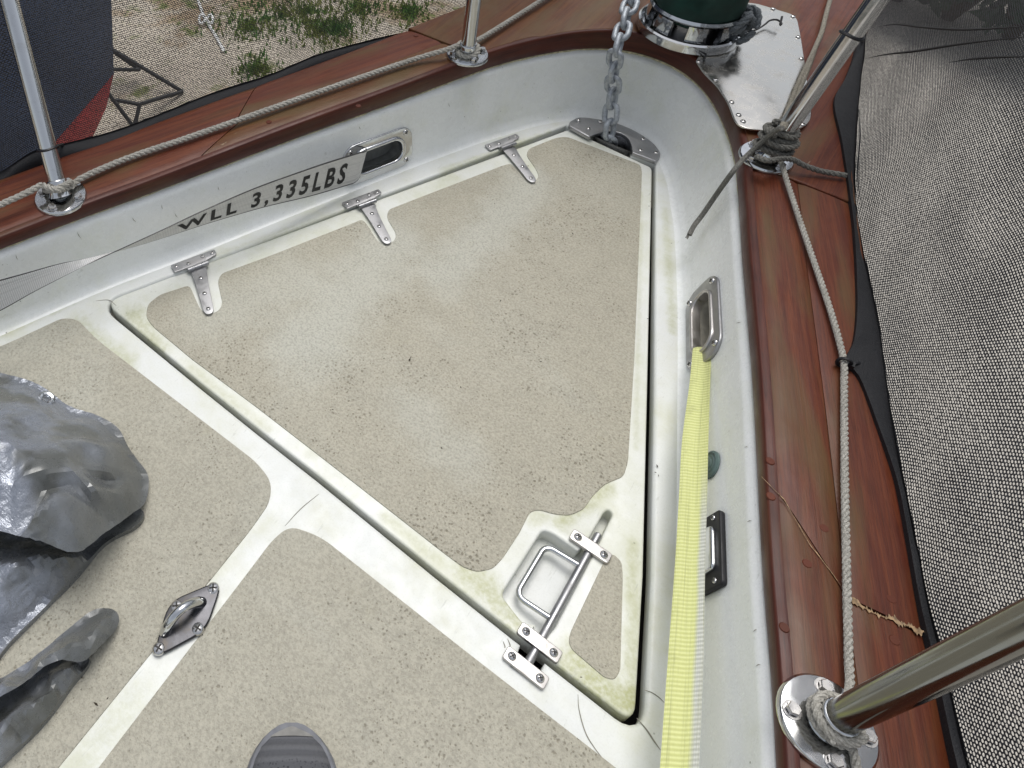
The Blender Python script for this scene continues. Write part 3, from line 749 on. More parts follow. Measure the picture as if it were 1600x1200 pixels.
def screw(p, n, r, parent, name='screw', rot=None):
    o = bpy.data.objects.new(name, SM); COL.objects.link(o); o.parent = parent
    o.location = V(p)-ORG[parent]; q = V(n).to_track_quat('Z', 'Y'); e = Matrix.Rotation(random.random()*3 if rot is None else rot, 3, 'Z')
    o.rotation_euler = (q.to_matrix() @ e).to_euler(); o.scale = (r, r, r); ORG[o] = V(p); return o
UP = V((0, 0, 1))
# hinges
he0, he1 = W(200, 465, 0), W(888, 206, 0); hx = (he1-he0).normalized(); hy = V((-hx.y, hx.x, 0))     # hy outboard
def hinge(px, py, ex, ey):
    kx = W(px, py, 0); sy_ = (kx-W(ex, ey, 0)); sl = sy_.length; sy_.normalize(); sx_ = V((sy_.y, -sy_.x, 0)); sx_ = sx_ if sx_.dot(hx) > 0 else -sx_; q_ = sl/.117
    o = W(px, py, DZ+.004); M = frameM(o, hx, hy)
    leaf = [(-.046,.005),(-.046,.026),(.046,.026),(.046,.012),(.022,.006),(.022,.001),(-.022,.001),(-.022,.005)]
    lf = slab('hinge', [fillet([V(p) for p in leaf], [.003,.003,.003,.004,.008,.001,.001,.001], 4)], .0015, .003, .0006, STEEL, hatch, M)
    sp = [(-.019,-.004),(.019,-.004),(.014,-.045),(.0115,-.108),(.006,-.117),(-.006,-.117),(-.0115,-.108),(-.014,-.045)]
    sp = [(x*.85, y*q_) for x, y in sp]; M2 = frameM(o+V((0, 0, -.003)), sx_, sy_)
    slab('strap_plate', [fillet([V(p) for p in sp], [.003,.003,.02,.008,.006,.006,.008,.02], 4)], .0015, .003, .0006, STEEL, lf, M2)
    g = G()
    for a, b in ((-.021,-.0075),(-.007,.007),(.0075,.021)): g.tube([M @ V((a,-.002,.001)), M @ V((b,-.002,.001))], .0052, 12)
    g.mk('knuckle', STEEL, lf)
    for x, y in ((-.038,.017),(-.014,.0135),(.018,.019),(.038,.018)): screw(M @ V((x,y,.0013)), UP, .0042, lf)
    for x, y in ((0,-.03),(0,-.068),(0,-.105)): screw(M2 @ V((x,y*q_,.0013)), UP, .0045, lf)
for p in ((309,416,327,489),(573,318,607,379),(793,228,834,283)): hinge(*p)
# sliding bolt with D handle
b0, b1 = W(936, 834, LZ), W(820, 1046, LZ); bx = (b1-b0).normalized(); by = V((-bx.y, bx.x, 0))
if by.dot(W(805, 900, 0)-b0) < 0: by = -by
zb = LZ-.0015
A0 = V((b0.x, b0.y, zb)); A1 = V((b1.x, b1.y, zb))
bolt = G().tube([A0, A0+bx*.002, A1-bx*.002, A1], [.004, .0058, .0058, .004], 14).mk('latch_bolt', STEEL, hatch)
h0, h1 = W(899, 879, zb), W(855, 962, zb); h0 = A0+bx*((h0-A0).dot(bx)); h1 = A0+bx*((h1-A0).dot(bx))
hw = .052
path = [h0, h0+by*.02, h0+by*(hw-.012)]+[h0+by*(hw-.012)+by*.012*math.sin(a)+bx*.012*(1-math.cos(a)) for a in (.4,.8,1.2,1.57)]+[h1+by*(hw-.012)-bx*.012*(1-math.cos(a))+by*.012*math.sin(a) for a in (1.57,1.2,.8,.4)]+[h1+by*(hw-.012), h1+by*.02, h1]
path = [V((p.x, p.y, zb-.008*max(0, min(1, (p-A0).dot(by)/.05)))) for p in path]
G().tube(path, .0043, 12).mk('handle', CHROME, bolt)
def bracket(c, parent, z, name='bracket'):
    M = frameM(V((c.x, c.y, z)), by, bx if by.cross(bx).z > 0 else -bx)
    o = slab(name, [fillet([V(p) for p in ((-.029,-.009),(.029,-.009),(.029,.009),(-.029,.009))], .004, 4)], .0062, .0064, .001, STEELB, parent, M)
    for s in (-.0195, .0195): screw(V((c.x,c.y,z+.006))+by*s, UP, .0056, o)
    return o
for px, py in ((921,856),(841.5,1006)):
    bracket(W(px, py, LZ), hatch, LZ+.001)
bracket(W(820, 1045, DZ), deck, DZ+.0005, 'bolt_keeper')
# debris on lid and deck
g = G()
for x, y, l in [(640,562,9),(642,558,5),(782,470,6),(720,605,5),(420,505,4),(895,365,7),(770,312,4),(773,318,4),(520,640,4),(232,668,5),(150,1100,8),(168,1091,4),(128,1058,4),(908,1058,4),(1014,322,4),(1012,498,4),(1027,728,6),(1024,738,4),(1029,743,4),(600,560,4),(690,700,5),(845,565,5)]:
    z = (LZ if 220 < x < 990 and y < 900 else DZ)+.0022; p = W(x, y, z); a = random.random()*3.14; s = l/1000*.5
    X = V((math.cos(a), math.sin(a), 0))*s; Y = V((-math.sin(a), math.cos(a), 0))*s*.35
    g.add([p-X, p+Y, p+X, p-Y, p+V((0,0,.0012))], [(0,1,4),(1,2,4),(2,3,4),(3,0,4)])
setp(g.mk('leaf_debris', DEBRIS, smooth=False), 'tiny dark leaf crumbs scattered over the hatch lid and deck', 'debris', kind='stuff')
# ------------------------------------------------------------------ chain plate, chain
cpl = [(888.4,196),(890,190),(902.5,183),(914,183),(943,187),(965.5,192.6),(990,202.7),(1009,214),(1024,226),(1032,238),(1032,244),(1025,252),(988,238),(987.5,229),(983,217),(974,209.5),(964,206),(954,204.8),(943,206),(930,210),(921,214)]
zt_ = DZ+.009
cplp = [tuple(p) for p in fillet([V(q) for q in cpl], [3,3,4,6,10,10,10,10,8,4,3,2,2,3,4,4,4,4,4,2,2], 3)]
cth = thing('chain_plate', W(960, 200, DZ), 'grey stainless deck plate with a round notch for the anchor chain at the bow', 'deck plate')
slab('plate', [pxs(cplp, zt_)], zt_, .010, .0018, STEEL, cth, res=2)
for x, y in [(904,188),(919.7,201.2),(938,190.6),(1004.8,217.6),(1001,235),(1025,238.8)]: screw(W(x, y, zt_), UP, .0052, cth)
hc = W(955, 228, DZ); 
g = G(); rr = .046; pr = []
cen = (W(986,240,DZ)+W(924,214,DZ))/2
g.lathe([(rr, 0), (rr-.003, -.004), (rr-.004, -.09)], Matrix.Translation(V((cen.x, cen.y, DZ))), 30); 
g.v = [v if v.y > 1.529 or v.z < -.012 else V((v.x, 1.529, v.z)) for v in g.v]; g.mk('pipe', DARKST, cth)
c_top = W(1010, -60, .30); c_rail0 = W(986, 2, .275); c_rail = W(966, 72, .228); c_edge = W(960, 98, .19); c_hole = W(952, 212, .012); c_end = W(955, 232, -.06)
cpth = resample(cat_rom([c_top, c_rail0, c_rail, c_edge, W(957, 150, .10), c_hole, c_end], 10), .001)
ch = thing('anchor_chain', c_hole, 'galvanised grey anchor chain hanging from the bow into the deck plate', 'chain')
def link_mesh(L, Wd, r):
    P = []
    hl = L/2-Wd/2; R = Wd/2-r
    for i in range(10): a = -math.pi/2+math.pi*i/9; P.append(V((hl+R*math.cos(a), R*math.sin(a), 0)))
    for i in range(10): a = math.pi/2+math.pi*i/9; P.append(V((-hl+R*math.cos(a), R*math.sin(a), 0)))
    v = []; f = []; n = len(P); seg = 8
    for i, p in enumerate(P):
        t = (P[(i+1) % n]-P[i-1]).normalized(); a_ = V((t.y, -t.x, 0))
        for k in range(seg):
            q = 2*math.pi*k/seg; v.append(p+a_*r*math.cos(q)+V((0,0,1))*r*math.sin(q))
    for i in range(n):
        for k in range(seg): f.append((i*seg+k, i*seg+(k+1) % seg, ((i+1) % n)*seg+(k+1) % seg, ((i+1) % n)*seg+k))
    me = bpy.data.meshes.new('link'); me.from_pydata([tuple(x) for x in v], [], f); me.materials.append(GALV); sm(me, 80); return me
LM = link_mesh(.058, .041, .0063); pitch = .058-4*.0063+.0035; s = 0; i = 0
T_, N_, B_ = frames(cpth)
tot = sum((b-a).length for a, b in zip(cpth, cpth[1:]))
while s < tot-.01:
    idx = min(len(cpth)-1, int(s/tot*(len(cpth)-1))); p, t = cpth[idx], T_[idx]
    roll = (math.pi/4 if i % 2 else -math.pi/4)+.25+.5*s+random.uniform(-.12, .12)
    z = (N_[idx]*math.cos(roll)+B_[idx]*math.sin(roll)); y = z.cross(t)
    o = bpy.data.objects.new('link', LM); COL.objects.link(o); o.parent = ch; o.location = p-ORG[ch]
    o.rotation_euler = Matrix((t, y, z)).transposed().to_euler(); s += pitch; i += 1
# ------------------------------------------------------------------ fairleads (chocks)
def rr(w_, h_, r, n=8):
    return [(sx*(w_-r)+r*math.cos(a), sy*(h_-r)+r*math.sin(a)) for sx, sy, a0 in ((1,1,0),(-1,1,math.pi/2),(-1,-1,math.pi),(1,-1,3*math.pi/2)) for a in [a0+math.pi/2*k/n for k in range(n+1)]]
def chock(c, t, n, label, mat, mat2, q=.0045, inner=None):
    u = upv(t, n); 
    if t.cross(u).dot(n) < 0: t = -t
    M = frameM(c+n*.0025, t, u)
    th = thing('fairlead', c, label, 'fairlead', 'fairleads in the bulwark')
    slab('plate', [rr(.090,.048,.032), rr(.0655,.0295,.028)], .003, .006, .0022, mat, th, M, 3)
    g = G(); rows = []
    for k in range(8):   # rolled lip
        a = math.pi*1.15*k/7-.35
        rows.append([M @ V((x, y, .0035+q*math.sin(a))) for x, y in rr(.0655+q*math.cos(a)-.001, .0295+q*math.cos(a)-.001, .028+q*math.cos(a)-.001)])
    rows.append([M @ V((x, y, -.010)) for x, y in rr(.0608,.0248,.0238)])
    g.loft(rows, True); g.mk('rolled_lip', mat2, th, 60)
    bk = [M @ V((x, y, -.034)) for x, y in rr(.0612,.0252,.024)]; bo = [M @ V((x, y, -.008)) for x, y in rr(.0612,.0252,.024)]
    G().loft([bo, bk, [M @ V((x*.05, y*.05, -.036)) for x, y in rr(.0612,.0252,.024)]], True).mk('liner', inner, th, 50)
    sc = thing
    for x, y in ((-.071,-.034),(-.071,.034),(.071,-.034),(.071,.034)): screw(M @ V((x,y,.0028)), n, .0062, th)
    return M
MP = chock(cp, tp_, np_, 'polished fairlead in the port bulwark with the white lettered strap coming out', CHROME, CHROME, .005, plain('liner_dark', (.16, .165, .16), .6))
MS = chock(cs, ts_, ns_, 'satin steel fairlead in the starboard bulwark with the yellow strap coming out', STEEL, STEELB, .0032, plain('liner_grey', (.33, .31, .26), .6))
# ------------------------------------------------------------------ straps
def ribbon(name, E0, E1, mat, parent=None, th=.0016, nseg=8, sag=.0):
    rows = []; uv = []; L = 0; n = len(E0)
    mids = [(a+b)/2 for a, b in zip(E0, E1)]; top = []
    for i in range(n):
        if i: L += (mids[i]-mids[i-1]).length
        t = (mids[min(i+1, n-1)]-mids[max(i-1, 0)]).normalized(); a, b = E0[i], E1[i]; nn = t.cross(b-a).normalized()
        r = []; 
        for k in range(nseg+1):
            f = k/nseg; r.append(a.lerp(b, f)+nn*sag*math.sin(f*math.pi*2+1.)*.5)
        top.append((r, nn, L))
    for r, nn, l in top:
        rows.append([p+nn*th/2 for p in r]+[p-nn*th/2 for p in reversed(r)])
        uv += [(l, k/nseg) for k in range(nseg+1)]+[(l, 1-k/nseg) for k in range(nseg+1)]
    g = G().loft(rows, True, uv, ends=True)
    return g.mk(name, mat, parent, 50), top
# white strap: back-projected on a vertical sheet a little inboard of the port wall, with a half twist
q0 = MP @ V((-.02, 0, .020)); q1 = W(0, 462, .045)+V((.098, .02, 0)); 
pn = V(((q1-q0).y, -(q1-q0).x, 0)).normalized()
if pn.dot(CAM-q0) < 0: pn = -pn
EA = [(548,241),(480,262),(400,290),(320,324),(250,357),(200,380),(148,404),(100,428),(50,454),(0,482),(-60,512)]; EB = [(567,283),(497,304),(420,323),(338,347),(262,372),(207,389),(148,404.5),(95,415),(40,430),(-5,441),(-60,455)]
ea = cat_rom([Wp(x, y, q0, pn) for x, y in EA], 24); eb = cat_rom([Wp(x, y, q0, pn) for x, y in EB], 24)
NS = 110
def pick(l, f): return l[min(len(l)-1, int(f*(len(l)-1)))]
E0 = []; E1 = []; wd0 = (pick(ea, .1)-pick(eb, .1)).length
for i in range(NS+1):
    a, b = pick(ea, i/NS), pick(eb, i/NS); m = (a+b)/2
    t = (pick(ea, min(1, i/NS+.02))+pick(eb, min(1, i/NS+.02)))/2-(pick(ea, max(0, i/NS-.02))+pick(eb, max(0, i/NS-.02)))/2; t.normalize()
    s_ = t.cross(pn).normalized(); d = (a-b).dot(s_); d = max(-wd0, min(wd0, d)); o = math.sqrt(max(0, wd0*wd0-d*d))
    a2 = m+s_*d/2+pn*o*.06; b2 = m-s_*d/2-pn*o*.06
    E0.append(a2); E1.append(b2)
# turn into the fairlead mouth
hA, hB = E0[0], E1[0]; ins = -np_
pre0 = []; pre1 = []
tdir = (E0[0]-E0[6]).normalized()
for k in range(8, 0, -1):
    f = k/8; dd = tdir*.036*math.sin(f*1.57)+ins*.040*(1-math.cos(f*1.57))
    sq = 1-.35*f
    mA = (hA+hB)/2; pre0.append(mA+(hA-mA)*sq+dd); pre1.append(mA+(hB-mA)*sq+dd)
E0 = pre0+E0; E1 = pre1+E1
ws, top = ribbon('webbing_strap', E0, E1, WEBW); setp(ws, 'pale grey webbing strap with black WLL 3,335LBS lettering lying along the port bulwark', 'strap', 'tie-down straps')
# lettering mapped on the strap
fc = bpy.data.curves.new('tmp', 'FONT'); fc.body = 'WLL 3,335LBS'; fc.size = 1; fc.space_character = 1.38; fc.offset = .03; fc.resolution_u = 3
fo = bpy.data.objects.new('tmp', fc); COL.objects.link(fo); dg = bpy.context.evaluated_depsgraph_get(); dg.update()
tm = bpy.data.meshes.new_from_object(fo.evaluated_get(dg)); bpy.data.objects.remove(fo)
xs = [v.co.x for v in tm.vertices]; x0, x1 = min(xs), max(xs); ys = [v.co.y for v in tm.vertices]
def arc_at(px):   # arc length on strap nearest to a pixel column
    best = None
    for r, nn, l in top:
        m = (r[0]+r[-1])/2; v = m-CAM; u_ = CX+F*v.dot(Rv)/v.dot(Dv)
        if best is None or abs(u_-px) < best[0]: best = (abs(u_-px), l)
    return best[1]
lR, lL = arc_at(543), arc_at(278)
tv = []
bm = bmesh.new(); bm.from_mesh(tm); bmesh.ops.subdivide_edges(bm, edges=[e for e in bm.edges if e.calc_length() > .15], cuts=2); bm.verts.index_update()
y1 = max(v.co.y for v in bm.verts)
for v in bm.verts:
    f = (v.co.x-x0)/(x1-x0); f = f**.93; l = lL+(lR-lL)*f; c = .83-.62*(v.co.y/y1)
    j = min(range(len(top)), key=lambda k: abs(top[k][2]-l)); j2 = min(len(top)-1, j+1); j = max(0, j2-1)
    dl = top[j2][2]-top[j][2]; fr = (l-top[j][2])/dl if dl > 0 else 0
    def pt(k):
        r, nn, _ = top[k]; s_ = 1 if nn.dot(CAM-r[0]) > 0 else -1; return r[0].lerp(r[-1], c)+nn*s_*.0013
    tv.append(pt(j).lerp(pt(j2), fr))
seen = set()
for v0 in bm.verts:
    if v0.index in seen: continue
    isl = [v0]; seen.add(v0.index)
    for q in isl:
        for e_ in q.link_edges:
            r_ = e_.other_vert(q)
            if r_.index not in seen: seen.add(r_.index); isl.append(r_)
    ix = {q.index: i for i, q in enumerate(isl)}
    mk('printed_letter', [tv[q.index] for q in isl], [tuple(ix[q.index] for q in f.verts) for f in bm.faces if f.verts[0].index in ix], PRINT, ws, False)
bm.free()
# yellow strap
YL = [(1083,547,.052),(1078,600,.056),(1066,690,.062),(1061,780,.066),(1055,880,.07),(1043,1040,.074),(1030,1220,.078),(1018,1400,.08)]
YR = [(1112,545,.068),(1110,600,.072),(1107,690,.076),(1105,780,.08),(1102,880,.083),(1099,1040,.086),(1091,1220,.09),(1082,1400,.092)]
e0 = cat_rom([W(*p) for p in YL], 10); e1 = cat_rom([W(*p) for p in YR], 10)
tdir = (e0[0]-e0[6]).normalized(); pre0 = []; pre1 = []
for k in range(8, 0, -1):
    f = k/8; dd = tdir*.014*math.sin(f*1.57)-ns_*.042*(1-math.cos(f*1.57)); m = (e0[0]+e1[0])/2
    pre0.append(m+(e0[0]-m)*(1-.3*f)+dd); pre1.append(m+(e1[0]-m)*(1-.3*f)+dd)
ys_, _ = ribbon('webbing_strap', pre0+e0, pre1+e1, WEBY, nseg=10, sag=.0035); setp(ys_, 'faded yellow webbing strap running aft along the starboard bulwark', 'strap', 'tie-down straps')
# ------------------------------------------------------------------ small fittings on the starboard wall
c, t, n = wallpt(1112, 727, 1)
dr = thing('drain_plug', c, 'round green grey plug in the starboard bulwark behind the yellow strap', 'plug')
Mx = frameM(c+n*.0005, t, upv(t, n)); 
if Mx.to_3x3().col[2].dot(n) < 0: Mx = frameM(c+n*.0005, -t, upv(t, n))
G().lathe([(.021,0),(.021,.003),(.018,.005),(.0165,.0035),(.0145,.0035),(.013,.005),(0,.005)], Mx, 26).mk('plug_cap', PLUG, dr)
G().lathe([(.0095,.0049),(.008,.0066),(0,.0066)], Mx, 20).mk('plug_centre', PLUG, dr)
c, t, n = wallpt(1112, 868, 1)
lt = thing('deck_socket', c, 'black rectangular socket plate with a clear lens cover low on the starboard bulwark', 'socket')
u = upv(t, n); t2 = t if t.cross(u).dot(n) > 0 else -t
Mx = frameM(c+n*.001, t2, u)
slab('plate', [fillet([V(p) for p in ((-.052,-.033),(.052,-.033),(.052,.033),(-.052,.033))], .006, 4)], .007, .008, .002, BLACK, lt, Mx)
slab('lens_cover', [fillet([V(p) for p in ((-.033,-.012),(.033,-.012),(.030,.023),(-.030,.023))], .008, 4)], .013, .008, .003, CHROME, lt, Mx)
for x in (-.044, .044): screw(Mx @ V((x, .018, .007)), n, .004, lt)
# ------------------------------------------------------------------ stanchions
def hexbolt(M, r, parent):
    g = G(); g.lathe([(r*1.35,0),(r*1.35,.0012),(r,.0012)], M, 16)
    hexp = [(r*math.cos(a), r*math.sin(a)) for a in [k*math.pi/3 for k in range(6)]]
    g.loft([[M @ V((x*s_, y*s_, z)) for x, y in hexp] for s_, z in ((1,.001),(1,.0062),(.88,.0074))], True, ends=True); return g.mk('bolt', SCREW, parent, 30)
def stanchion(px, py, top, label, cat, group, rot=.3, fr=.046, rt=.0155, name='stanchion', tubemat=CHROME):
    y = W(px, py, .19).y; base = W(px, py, zc(y)); z0 = base.z
    s_ = thing(name, base, label, cat, group); Mb = Matrix.Translation(base)
    G().lathe([(.008,.0045),(.02,.0045),(fr*.8,.0045),(fr*.95,.0038),(fr,.001),(fr,-.003)], Mb, 40).mk('base_flange', CHROME, s_)
    d = (V(top)-base); d.normalize()
    G().lathe([(.021,.002),(.0185,.007),(.0176,.012),(.0176,.03),(.0168,.0315),(.0156,.032)], Matrix.Translation(base) @ d.to_track_quat('Z','Y').to_matrix().to_4x4(), 28).mk('socket', CHROME, s_)
    tb = G().tube([base+d*.001, base+d*.03, base+d*.3, base+d*(V(top)-base).length, base+d*max((V(top)-base).length+.001, .58 if name == 'stanchion' and abs(py-85) > 5 else 0)], rt, 26).mk('tube', tubemat, s_)
    for k in range(4):
        a = rot+k*math.pi/2; hexbolt(Matrix.Translation(base+V((math.cos(a)*fr*.74, math.sin(a)*fr*.74, .0045))) @ Matrix.Rotation(a, 4, 'Z'), .0068, s_)
    return base, d, s_
# tops found from where each tube leaves the picture
def top_for(px, py, target, z): 
    b = W(px, py, zc(W(px, py, .19).y)); return b, W(*target, z)
BP, dP, _ = stanchion(95, 308, W(6, -30, .50), 'polished steel stanchion on the port rail nearest the left edge of the picture', 'stanchion', 'stanchions on the wood rail', .5)
BF, dF, _ = stanchion(730, 85, W(743, -20, .38), 'polished steel stanchion on the port rail just ahead of the white strap fairlead', 'stanchion', 'stanchions on the wood rail', .9)
BS, dS, _ = stanchion(1292, 1132, W(1640, 962, .50), 'polished steel stanchion on the starboard rail at the bottom right corner', 'stanchion', 'stanchions on the wood rail', .35, tubemat=steel('steel_tube_dark_reflection', (.22, .22, .205), .12))  # darker tube colour stands in for a dark reflection on polished steel
BB, dB, _ = stanchion(1197, 246, W(1378, -12, .52), 'slanting polished steel pulpit leg wrapped in grey rope by the steel plate', 'pulpit leg', 'stanchions on the wood rail', 1.0, name='pulpit_leg')
def rail_from(b, d, top, fwd):
    s_ = [o for o in scene.objects if o.name.startswith('pulpit_leg')][0]
    return G().tube(cat_rom([V(p) for p in fwd], 10), .0155, 20).mk('bow_rail', CHROME, s_)
tS = W(1378, -12, .52); tP = W(743, -20, .38)
rail_from(0, 0, 0, [tS, tS+dB*.08+V((-.01,.05,0)), V((.30,2.15,.68)), V((.16,2.5,.70)), V((-.16,2.5,.70)), V((-.34,2.2,.68)), tP+V((-.02,.08,.26)), tP+V((-.005,.01,.14)), tP])
# ------------------------------------------------------------------ ropes
def zr_(x, y, h): 
    return W(x, y, zc(W(x, y, .19).y)+h)
R = .0060; RS = .0045
def wrap(base, d, h0, h1, turns, r, ph=0.):
    P = []; a_ = d.orthogonal().normalized(); b_ = d.cross(a_)
    n = int(turns*18)
    for i in range(n+1):
        th = ph+2*math.pi*turns*i/n; P.append(base+d*(h0+(h1-h0)*i/n+.001*math.sin(th*2.3))+(a_*math.cos(th)+b_*math.sin(th))*r)
    return P
def near(P, target): return min(range(len(P)), key=lambda i: (P[i]-target).length)
g = G()
wp = wrap(BP, dP, .014, .022, 1.1, .0225, 0)
g.rope(cat_rom([zr_(-60,345,.03), zr_(0,320,.03), zr_(40,302,.03), zr_(66,288,.03)], 6), R); g.rope(wp, R)
g.rope(cat_rom([zr_(68,290,.03), zr_(90,297,.03), zr_(112,290,.012), zr_(130,277,.012), zr_(200,247,.011), zr_(300,213,.011), zr_(400,178,.011), zr_(520,136,.011), zr_(640,95,.011), zr_(700,77,.02), zr_(722,68,.02)], 8), R)
g.rope(wrap(BF, dF, .010, .018, 1.1, .022, 2), R); g.rope(cat_rom([zr_(740,66,.02), zr_(760,55,.012), zr_(800,30,.011), zr_(850,-2,.011), zr_(900,-35,.011)], 6), R)
setp(g.mk('rail_rope', ROPE), 'grey laid rope stretched along the port rail and hitched round both stanchions', 'rope')
g = G()
g.rope(cat_rom([zr_(1212,232,.03), zr_(1222,258,.016), zr_(1232,290,.010), zr_(1250,345,.009), zr_(1274,415,.009), zr_(1296,480,.009), zr_(1312,535,.01), zr_(1319,570,.011), zr_(1319,610,.009), zr_(1320,750,.009), zr_(1323,900,.009), zr_(1326,1020,.010), zr_(1328,1070,.016), zr_(1322,1095,.026), zr_(1310,1110,.032)], 8), RS)
g.rope(wrap(BS, dS, .012, .028, 1.7, .0212, 1.), RS)
g.rope(cat_rom([zr_(1300,1155,.026), zr_(1325,1165,.012), zr_(1335,1180,.010), zr_(1342,1230,.009), zr_(1350,1300,.009)], 6), RS)
setp(g.mk('rail_rope', ROPE), 'grey laid rope stretched along the starboard rail from the pulpit leg to the corner stanchion', 'rope')
g = G()
for (h0, h1, tn, r, ph) in ((.012,.066,4.4,.0215,0),(.016,.055,2.4,.0295,1.2)): g.rope(wrap(BB, dB, h0, h1, tn, r, ph), .0054)
# the crossing turn, tail to the right, tail with the frayed end over the white wall
ax = dB.orthogonal().normalized()
g.rope(cat_rom([zr_(1182,244,.03), zr_(1200,251,.04), zr_(1222,248,.034), zr_(1240,250,.025), zr_(1258,259,.018), zr_(1285,268,.010), zr_(1322,274,.009)], 8), .0052)
setp(g.mk('rope_lashing', ROPED), 'thick dirty grey rope lashing knotted round the foot of the pulpit leg', 'rope')
g = G()
tw = [zr_(1222,200,.09), zr_(1212,204,.075), zr_(1190,222,.04), zr_(1165,245,.012), zr_(1150,262,.008), zr_(1140,275,-.004)]
tw += [W(1120, 303, .15), W(1098, 335, .105), W(1085, 352, .09), W(1077, 367, .08)]
g.tube(resample(cat_rom(tw, 6), .006), .0046, 8); e_ = tw[-1]
for k in range(6): g.tube([e_, e_+V((random.uniform(-.004,.004), random.uniform(-.01,-.002), random.uniform(-.006,.0)))], .0012, 4)
setp(g.mk('cord', ROPED), 'thin dark cord with a cut end hanging from the lashing over the white bulwark', 'cord')
g = G()
for o1 in (0, 7): g.rope(cat_rom([zr_(1222+o1*.5,200,.085), zr_(1232+o1,170,.02), zr_(1248+o1*.8,130,.012), zr_(1262+o1*.5,100,.012), zr_(1275,72,.012), zr_(1284,50,.012), zr_(1289,30,.012), zr_(1297,0,.013), zr_(1312,-50,.013)], 6), .0048)
setp(g.mk('doubled_line', ropemat('rope_tan', (.36,.33,.27), (.16,.145,.115))), 'doubled tan line lying over the edge of the steel plate beside the pulpit leg', 'rope')
# ------------------------------------------------------------------ stem plate, furler
spz = zc(1.75)+.0035
sp = [(1087,94),(1098,80),(1120,62),(1150,22),(1163,3),(1185,6),(1238,22),(1246,30),(1252,60),(1258,100),(1263,140),(1268,168),(1267,188),(1255,199),(1236,203),(1200,204),(1168,201),(1152,194),(1146,182),(1138,160),(1122,135),(1100,113)]
spt = thing('steel_plate', W(1180, 120, spz), 'worn polished steel plate screwed to the wood at the bow beside the furler', 'plate')
slab('sheet', [pxs([tuple(p) for p in fillet([V(q) for q in sp], [6,4,4,4,6,4,5,5,6,6,6,6,9,8,6,10,10,8,8,8,8,6], 3)], spz)], spz, .004, .0012, STEELP, spt)
for x, y in [(1118,125),(1143,160),(1161,190),(1206,198),(1254,195),(1252,92),(1247,58),(1239,26),(1208,14),(1132,76),(1091,97),(1154,180),(1262,165)]: screw(W(x, y, spz), UP, .0052, spt)
fz = zc(1.8)+.001; fb = W(1058, 84, fz); fd = V((fb.x-CAM.x, fb.y-CAM.y, 0)).normalized(); fr_ = .108; fcn = fb+fd*fr_; fcn.z = fz
fu = thing('furler_drum', fcn, 'chromed furling drum with a slotted cage at the foot of the green cover', 'furler')
Mf = Matrix.Translation(fcn)
G().lathe([(.05,.004),(.095,.004),(.099,.008),(.099,.02),(.103,.025),(.107,.022),(fr_,.016),(fr_-.001,.004),(fr_-.006,0)], Mf, 56).mk('base_ring', CHROME, fu)
G().lathe([(.072,.005),(.068,.012),(.068,.075),(.05,.078)], Mf, 40).mk('spool', DARKST, fu)
for k in range(8):
    a0 = k*math.pi/4+.2; g = G(); rows = []
    for i in range(7):
        a = a0+.42*i/6; rows.append([Mf @ V((r*math.cos(a), r*math.sin(a), z)) for r, z in ((.080,.010),(.092,.010),(.096,.028),(.092,.058),(.084,.058))])
    g.loft(rows, True, ends=True).mk('cage_segment', CHROME, fu, 40)
G().lathe([(.072,.058),(.094,.058),(.097,.064),(.094,.070),(.072,.070)], Mf, 48).mk('top_ring', CHROME, fu)
g = G(); rows = []
for i in range(16):
    z = .052+.012*i if i < 4 else .088+(i-3)*.09; r0 = (.078,.088,.092,.090)[i] if i < 4 else .088-.0012*(i-3)
    rows.append([Mf @ V(((r0+.003*math.sin(3*a+i*.7)+.004*mn.noise(V((math.cos(a)*2, math.sin(a)*2, i*.6))))*math.cos(a), (r0+.003*math.sin(3*a+i*.7))*math.sin(a), z+(.006*math.sin(2*a+1) if i < 2 else 0))) for a in [2*math.pi*k/40 for k in range(40)]])
g.loft(rows, True, ends=True); sc_ = g.mk('furled_sail_cover', GREEN, None, 60); setp(sc_, 'dark green canvas cover wrapped round the furled sail above the furling drum', 'sail cover')
# knotted furling line
kc = W(1148, 34, fz+.05); P = []
for i in range(150):
    a = 2*math.pi*i/150; q = .026+.012*math.cos(5*a); P.append(kc+V((q*math.cos(2*a)*1.1, q*math.sin(2*a)*1.0, .024*math.sin(5*a)+.01*math.sin(3*a))))
P2 = [kc+(p-kc)*.75+V((.004*math.sin(i*.3), .006, .004*math.cos(i*.21))) for i, p in enumerate(P)]
g = G().rope(P, .0078); g.rope([kc+Matrix.Rotation(1.1, 3, 'X') @ (p-kc) for p in P2], .0075)
g.rope(cat_rom([kc+V((.01,.03,.0)), W(1138,5,fz+.07), W(1136,-30,fz+.07)], 6), .0075)
setp(g.mk('rope_coil', ROPEG), 'bunched knot of thick blue grey rope between the furler and the steel plate', 'rope')
g = G().tube(cat_rom([W(1135,46,fz+.03), W(1160,49,spz+.006), W(1180,47,spz+.006), W(1194,39,spz+.008), W(1203,32,spz+.012), W(1214,31,spz+.015), W(1221,36,spz+.014), W(1219,40,spz+.01)], 6), .0022, 6)
g.tube([W(1219,38,spz+.012), W(1222,26,spz+.02)], .0025, 6); g.tube(cat_rom([W(1100,95,spz+.004), W(1103,85,spz+.006), W(1106,74,spz+.01), W(1101,66,spz+.03), W(1107,42,spz+.05)], 6), .002, 6)
setp(g.mk('black_cord', CORDB), 'thin black cord curling from the rope knot over the steel plate', 'cord')
